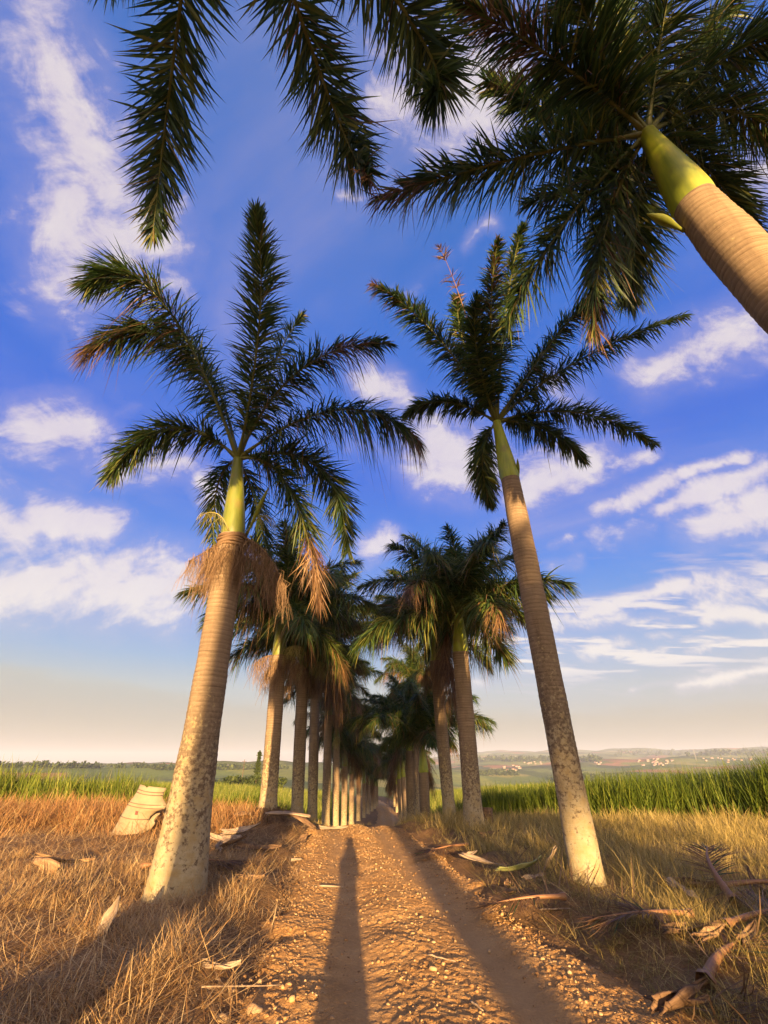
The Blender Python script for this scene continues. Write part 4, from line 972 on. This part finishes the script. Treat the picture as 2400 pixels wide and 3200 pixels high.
for sx, sy in ((1, 1), (-1, 1), (0, -1)): mb.tube([(sx * 1.6, sy * 1.6, 0), (sx * .3, sy * .3, 48)], .3, 5)
mb.build('legs', M['metal'], e); mb = MB()
for z_ in range(4, 46, 6):
    f = 1.6 - 1.3 * z_ / 48; mb.tube([(f, f, z_), (-f, f, z_ + 3), (0, -f, z_ + 6), (f, f, z_ + 6)], .16, 4)
mb.build('brace', M['metal'], e)
# far woods: canopies too distant to count
def woods(n, rng_px, name, seed, size):
    rs = random.Random(seed); Ps = []
    for _ in range(n):
        x0, x1, y0, y1, rmin = rs.choice(rng_px); p = far_ground(rs.uniform(x0, x1), rs.uniform(y0, y1), rmin); Ps.append(p)
    P = np.repeat(np.array(Ps), 26, 0); m = len(P); hh = np.repeat(np.array([rs.uniform(.5, 1.3) * size for _ in Ps]), 26)
    d = rng.normal(0, 1, (m, 3)); d /= np.linalg.norm(d, axis=1)[:, None]; d *= rng.random((m, 1)) ** .5
    P = P + d * hh[:, None] * [.6, .6, .5] + np.stack([np.zeros(m), np.zeros(m), hh * .45], -1)
    A = rng.normal(0, 1, (m, 3)) * hh[:, None] * .16; Bv = rng.normal(0, 1, (m, 3)) * hh[:, None] * .12
    V = np.stack([P - A, P + Bv, P + A, P - Bv], 1).reshape(-1, 3)
    tag(obj(name, np_mesh(name, V, np.arange(m * 4).reshape(-1, 4), None, M['tree'], {'tint': np.repeat(rng.random(m), 4)})), kind='stuff')
woods(420, [(-80, 110, 1655, 1658, 700), (110, 330, 1657, 1660, 700), (330, 480, 1660, 1664, 500), (440, 620, 1660, 1663, 600)], 'distant_woodland', 3, 9)
woods(520, [(1190, 1420, 1680, 1692, 300), (1240, 1480, 1676, 1686, 350), (1020, 1120, 1668, 1676, 350)], 'distant_woodland', 4, 9)
woods(420, [(1330, 1700, 1622, 1634, 2500), (1020, 1300, 1640, 1646, 2200)], 'distant_woodland', 5, 22)

# ------------------------------------------------------------------ the person taking the photograph (throws the long shadow)
def person():
    e = empty('person', Vector((.0, -.42, G(0, -.42)))); tag(e, 'person in a long dark coat raising a phone, throwing the narrow shadow', 'person')
    V, E, Rr = [], [], []
    def chain(pts, start=None):
        last = start
        for p, r_ in pts:
            V.append(p); Rr.append(r_); i = len(V) - 1
            if last is not None: E.append((last, i))
            last = i
        return last
    pel = chain([((0, 0, .95), .13)])
    chest = chain([((0, 0, 1.1), .125), ((0, 0, 1.27), .135), ((0, -.01, 1.38), .11)], pel)
    neck = chain([((0, .0, 1.47), .055), ((0, .02, 1.55), .07), ((0, .03, 1.63), .088), ((0, .02, 1.7), .075)], chest)
    for s in (-1, 1):
        chain([((s * .09, 0, .82), .085), ((s * .1, .01, .48), .06), ((s * .1, -.02, .1), .042), ((s * .1, .06, .03), .04), ((s * .11, .16, .025), .03)], pel)
        w = chain([((s * .115, 0, 1.36), .055), ((s * .125, .1, 1.2), .045), ((s * .09, .27, 1.42), .035), ((s * .065, .33, 1.52), .026), ((s * .055, .355, 1.56), .024)], chest)
        for f in range(4):
            chain([((s * (.05 - .0 * f), .375, 1.55 + .021 * f), .0085), ((s * .03, .392, 1.555 + .022 * f), .008), ((s * .008, .395, 1.557 + .022 * f), .0065)], w)
        chain([((s * .045, .345, 1.545), .0095), ((s * .02, .345, 1.555), .008)], w)
    me = bpy.data.meshes.new('body'); me.from_pydata(V, E, []); me.materials.append(M['skin']); o = obj('body', me, e)
    o.modifiers.new('Skin', 'SKIN').use_smooth_shade = True; o.modifiers.new('Subdivision', 'SUBSURF').levels = 1
    for i, sv in enumerate(me.skin_vertices[0].data): sv.radius = (Rr[i], Rr[i]); sv.use_root = (i == 0)
    n = 28; mb = MB(); prof = [(1.42, .08, .075), (1.36, .14, .11), (1.2, .135, .125), (1.02, .135, .125), (.8, .17, .17), (.5, .22, .21), (.3, .245, .23)]
    rings = [[mb.v((a * math.cos(t * 6.2832 / n) * (1 + .03 * math.sin(5 * t)), b * math.sin(t * 6.2832 / n), z_)) for t in range(n)] for z_, a, b in prof]
    for i in range(len(rings) - 1):
        for j in range(n): mb.q(rings[i][j], rings[i + 1][j], rings[i + 1][(j + 1) % n], rings[i][(j + 1) % n])
    mb.build('coat', M['coat'], e, True)
    for s in (-1, 1):
        mb = MB(); mb.tube([(s * .11, 0, 1.37), (s * .125, .1, 1.2), (s * .09, .27, 1.42), (s * .08, .31, 1.49)], [.07, .062, .048, .042], 12); mb.build('sleeve', M['coat'], e, True)
        mb = MB(); mb.tube([(s * .1, -.07, .04), (s * .1, .0, .05), (s * .105, .1, .035), (s * .11, .18, .025)], [.04, .05, .045, .03], 10); mb.build('shoe', M['black'], e, True)
        mb = MB(); mb.tube([(s * .032, .112, 1.645), (s * .032, .118, 1.645)], [.013, .008], 8); mb.build('eye', M['wall'], e, True)
        mb = MB(); mb.tube([(s * .086, .02, 1.6), (s * .094, .015, 1.64), (s * .086, .02, 1.66)], [.012, .018, .01], 8); mb.build('ear', M['skin'], e, True)
    mb = MB(); mb.tube([(0, .112, 1.645), (0, .128, 1.615), (0, .132, 1.6)], [.008, .013, .012], 8); mb.build('nose', M['skin'], e, True)
    mb = MB(); mb.tube([(-.022, .108, 1.568), (0, .114, 1.567), (.022, .108, 1.568)], [.005, .008, .005], 8); mb.build('mouth', M['roof'], e, True)
    mb = MB(); mb.tube([(0, -.03, 1.56), (0, -.025, 1.64), (0, .0, 1.71), (0, .02, 1.755)], [.085, .1, .1, .06], 16); mb.build('hair', M['hair'], e, True)
    ph = empty('phone', Vector((0, -.02, 1.6))); tag(ph, 'slim dark phone held upright by the person at the viewpoint', 'phone')
    mb = MB(); mb.box((0, -.004, -.055), .074, .008, .15); mb.build('case', M['coat'], ph); mb = MB(); mb.box((0, -.0085, -.055), .068, .001, .142); mb.build('screen', M['black'], ph)
person()
# the air: faint haze over the whole valley
HZ = bpy.data.materials.new('haze_air'); HZ.use_nodes = True; HZ.node_tree.nodes.clear(); kk = NT(HZ.node_tree); ho = kk.n('ShaderNodeOutputMaterial')
pv = kk.n('ShaderNodeVolumePrincipled'); pv.inputs['Color'].default_value = (.7, .8, 1., 1); pv.inputs['Density'].default_value = .0001; pv.inputs['Anisotropy'].default_value = 0.
kk.L.new(pv.outputs[0], ho.inputs['Volume'])
if USE_HAZE:
    mb = MB(); mb.box((0, 0, 110), 25000, 25000, 420); hz = mb.build('haze', HZ); tag(hz, kind='stuff')

# ------------------------------------------------------------------ camera, sun, sky
cam = bpy.data.objects.new('camera', bpy.data.cameras.new('camera')); COL.objects.link(cam); S.camera = cam
cam.location = EYE; cam.rotation_euler = (R(90) + PITCH, 0, 0)
cam.data.sensor_fit = 'HORIZONTAL'; cam.data.sensor_width = 36; cam.data.lens = 36 * FP / 1659; cam.data.clip_start = .05; cam.data.clip_end = 30000
sd = Vector((-SUN_SLOPE * math.cos(SUN_EL), math.cos(SUN_EL), -math.sin(SUN_EL))).normalized()
sl = bpy.data.lights.new('sun', 'SUN'); sl.energy = 4.4; sl.angle = R(.5); sl.color = (1, .64, .30)
so = bpy.data.objects.new('sun', sl); COL.objects.link(so); so.rotation_euler = sd.to_track_quat('-Z', 'Y').to_euler(); so.location = (0, -20, 30)
W = bpy.data.worlds.new('World'); S.world = W; W.use_nodes = True; W.node_tree.nodes.clear(); k = NT(W.node_tree)
out = k.n('ShaderNodeOutputWorld'); bg = k.n('ShaderNodeBackground'); bg.inputs[1].default_value = SKY; k.L.new(bg.outputs[0], out.inputs[0])
sky = k.n('ShaderNodeTexSky', sky_type='NISHITA'); sky.sun_disc = False; sky.sun_elevation = SUN_EL
sky.sun_rotation = math.atan2(-sd.x, -sd.y)
D = k.n('ShaderNodeTexCoord').outputs['Generated']
sep = k.n('ShaderNodeSeparateXYZ'); k.L.new(D, sep.inputs[0]); X, Y, Z = sep.outputs
den = k.math('ADD', k.math('MAXIMUM', Z, -.3), 1.0)
cb = k.n('ShaderNodeCombineXYZ'); k.put(cb.inputs[0], k.math('DIVIDE', X, den)); k.put(cb.inputs[1], k.math('DIVIDE', Y, den)); q0 = cb.outputs[0]
w1 = k.vm('SCALE', k.vm('SUBTRACT', k.noise(D, 3.2, 3, .5, out=1), (.5, .5, .5)), .06)
w2 = k.vm('SCALE', k.vm('SUBTRACT', k.noise(D, 8, 8, .66, out=1), (.5, .5, .5)), .04)
q = k.vm('MULTIPLY', k.vm('ADD', k.vm('ADD', q0, w1), w2), (1, 1, 0))
def q_of(px, py):
    d = ray(px, py).normalized(); return Vector((d.x / (1 + d.z), d.y / (1 + d.z), 0))
def capsule(p1, p2, w, s, prev):
    a, b = q_of(*p1), q_of(*p2); dx, dy = p2[0] - p1[0], p2[1] - p1[1]; l = math.hypot(dx, dy) or 1
    m = ((p1[0] + p2[0]) / 2, (p1[1] + p2[1]) / 2); ww = (q_of(m[0] - dy / l * w, m[1] + dx / l * w) - q_of(*m)).length
    ab = b - a
    pa = k.vm('SUBTRACT', q, tuple(a))
    if prev is not None: pa = k.vm('ADD', pa, k.vm('SCALE', (1e-6, 1e-6, 0), prev))   # evaluates the clouds one after another
    t = k.math('DIVIDE', k.vm('DOT_PRODUCT', pa, tuple(ab), out=1), max(ab.length_squared, 1e-6), clamp=True)
    dist = k.vm('LENGTH', k.vm('SUBTRACT', pa, k.vm('SCALE', tuple(ab), t)), out=1)
    return k.mr(dist, ww * 3.0, 0., 0, s)
CL = [((100, 130), (195, 400), 90, .9), ((150, 420), (165, 600), 95, .9), ((200, 500), (350, 560), 80, .85), ((130, 650), (160, 790), 38, .45),
      ((860, 210), (1060, 190), 110, .9), ((790, 350), (900, 270), 50, .6), ((900, 110), (1120, 50), 60, .6), ((750, 415), (800, 405), 22, .6),
      ((880, 640), (970, 570), 40, .35), ((1012, 530), (1052, 478), 18, .75), ((900, 480), (960, 470), 40, .25),
      ((65, 930), (170, 928), 48, 1.), ((250, 885), (310, 870), 15, .5), ((240, 1005), (400, 1000), 36, .9), ((440, 1040), (455, 1070), 30, .9),
      ((-40, 1090), (40, 1150), 60, .9), ((80, 1105), (235, 1135), 34, .95), ((-60, 1260), (390, 1270), 66, .95), ((60, 1190), (300, 1210), 40, .45),
      ((945, 975), (1015, 1000), 58, 1.), ((800, 820), (860, 850), 32, .9), ((790, 1195), (850, 1165), 24, .9), ((760, 960), (850, 985), 30, .5),
      ((1130, 1050), (1270, 1000), 40, .95), ((1270, 1000), (1395, 980), 20, .8), ((1200, 850), (1260, 900), 45, .6),
      ((1385, 800), (1660, 690), 52, .8), ((1600, 420), (1700, 300), 90, .7), ((1480, 560), (1640, 520), 60, .4), ((1500, 700), (1659, 620), 30, .4),
      ((1285, 1100), (1440, 1045), 24, .95), ((1440, 1040), (1625, 985), 15, .9), ((1420, 1112), (1665, 1015), 24, .95), ((1510, 1145), (1700, 1085), 48, .9), ((1500, 1200), (1680, 1140), 30, .6),
      ((1280, 1160), (1390, 1150), 34, .55), ((1185, 1210), (1250, 1212), 13, .7), ((1180, 1170), (1230, 1165), 12, .6), ((1200, 1080), (1280, 1090), 20, .35),
      ((1340, 1288), (1480, 1258), 15, .9), ((1500, 1262), (1680, 1285), 27, .9), ((1265, 1320), (1320, 1308), 20, .95), ((1190, 1345), (1340, 1330), 22, .8), ((1350, 1345), (1520, 1310), 18, .7), ((1530, 1330), (1680, 1330), 22, .8),
      ((1300, 1400), (1345, 1388), 20, .85), ((1350, 1412), (1430, 1400), 11, .8), ((1400, 1370), (1450, 1362), 16, .6), ((1240, 1420), (1330, 1400), 16, .5), ((1480, 1400), (1560, 1385), 18, .6), ((1180, 1400), (1280, 1370), 26, .55),
      ((1480, 1475), (1680, 1445), 16, .85), ((1380, 1490), (1460, 1470), 9, .6), ((1030, 1480), (1200, 1450), 40, .5), ((60, 1400), (180, 1405), 10, .35), ((830, 1280), (880, 1400), 60, .5),
      ((1180, 1440), (1680, 1400), 90, .5), ((1150, 1300), (1680, 1250), 70, .3), ((0, 1330), (380, 1330), 50, .45), ((-40, 1180), (180, 1200), 60, .5), ((560, 1240), (800, 1230), 60, .4), ((1050, 1380), (1250, 1360), 70, .5), ((30, 300), (80, 330), 60, .4), ((1420, 480), (1500, 600), 60, .35)]
Mx = None
for c in CL:
    f = capsule(*c, Mx); Mx = f if Mx is None else k.math('MAXIMUM', Mx, f)
# wisps and layered puffs in the cloud plane
pl = k.n('ShaderNodeCombineXYZ'); dz = k.math('ADD', k.math('MAXIMUM', Z, 0.), .07)
k.put(pl.inputs[0], k.math('DIVIDE', X, dz)); k.put(pl.inputs[1], k.math('DIVIDE', Y, dz))
wis = k.noise(k.vm('ADD', pl.outputs[0], (3.1, 1.7, 0)), .75, 7, .6, .6)
puf = k.noise(k.vm('MULTIPLY', pl.outputs[0], (1., 2.4, 1)), 1.5, 6, .55, .4)
tex = k.noise(D, 13, 8, .66, .5); texs = k.noise(k.vm('MULTIPLY', q0, (12, 30, 1)), 1., 7, .66)
low = k.mr(Z, .42, .28)
txx = k.math('ADD', k.math('MULTIPLY', tex, .55), k.math('MULTIPLY', texs, .45))
core = k.mr(k.math('ADD', Mx, k.math('MULTIPLY', k.math('SUBTRACT', txx, .5), 1.7)), .3, .88, 0, 1, True)
soft = k.math('MULTIPLY', k.mr(Mx, .16, .66, 0, .5, True), k.mr(txx, .3, .6, .5, 1.1))
dn = k.math('MAXIMUM', core, soft)
wisp = k.math('MULTIPLY', k.mr(wis, .44, .76, 0, .62, True), k.mr(Z, .15, .4))
pufs = k.math('MULTIPLY', k.mr(puf, .44, .6, 0, 1., True), k.math('MULTIPLY', k.math('MULTIPLY', low, k.mr(Z, .1, .17)), k.mr(X, -.05, .2)))
dn = k.math('MINIMUM', k.math('MAXIMUM', dn, k.math('MAXIMUM', wisp, pufs)), 1.)
def L3(r, g, b): return tuple((c / 255 / 12.92 if c <= 10 else ((c / 255 + .055) / 1.055) ** 2.4) for c in (r, g, b))
blue = k.ramp(Z, [(0, L3(158, 144, 132)), (.07, L3(170, 160, 148)), (.135, L3(172, 180, 182)), (.19, L3(134, 170, 208)), (.26, L3(92, 148, 220)), (.36, L3(40, 128, 229)), (.55, L3(14, 100, 222)), (.8, L3(26, 108, 212)), (1, L3(42, 108, 186))])
ccol = k.ramp(k.math('ADD', k.math('MULTIPLY', dn, .7), k.math('MULTIPLY', tex, .4)), [(.2, L3(122, 140, 224)), (.5, L3(172, 166, 218)), (.8, L3(214, 202, 222)), (1, L3(238, 228, 228))])
ccol = k.mix(k.mr(Z, .42, .2), ccol, k.ramp(dn, [(0, L3(176, 176, 212)), (.5, L3(206, 198, 212)), (1, L3(240, 230, 222))]))
edge = k.mr(X, -.66, -.1, .150, .088)
bank = k.mr(k.math('ADD', k.math('SUBTRACT', Z, edge), k.math('MULTIPLY', k.math('SUBTRACT', wis, .5), .05)), .012, -.012, 0, .75, True)
skyc = k.mix(bank, k.mix(dn, blue, ccol), k.ramp(Z, [(0, L3(156, 142, 130)), (.09, L3(166, 155, 140)), (.15, L3(174, 173, 162))]))
nish = k.mix(1., sky.outputs[0], C4((.3, .36, .5)), 'MULTIPLY')
gain = 1 / (SKY * 2 ** EXPO)
sund = k.math('MAXIMUM', k.vm('DOT_PRODUCT', D, tuple(-sd), out=1), 0.)
glow = k.vm('SCALE', (1., .68, .36), k.math('ADD', k.math('MULTIPLY', k.math('POWER', sund, 3.), 3.2), k.math('MULTIPLY', k.math('POWER', sund, 24.), 5.)))
skyc = k.vm('ADD', skyc, glow)        # the bright sky round the low sun, behind the viewpoint
tot = k.mix(.1, k.vm('SCALE', skyc, gain), nish)
k.put(bg.inputs[0], tot)
S.view_settings.view_transform = 'Standard'; S.view_settings.look = 'None'; S.view_settings.gamma = 1; S.view_settings.exposure = EXPO
S.render.film_transparent = False
S.cycles.max_bounces = 6; S.cycles.diffuse_bounces = 3; S.cycles.transmission_bounces = 4; S.cycles.transparent_max_bounces = 4
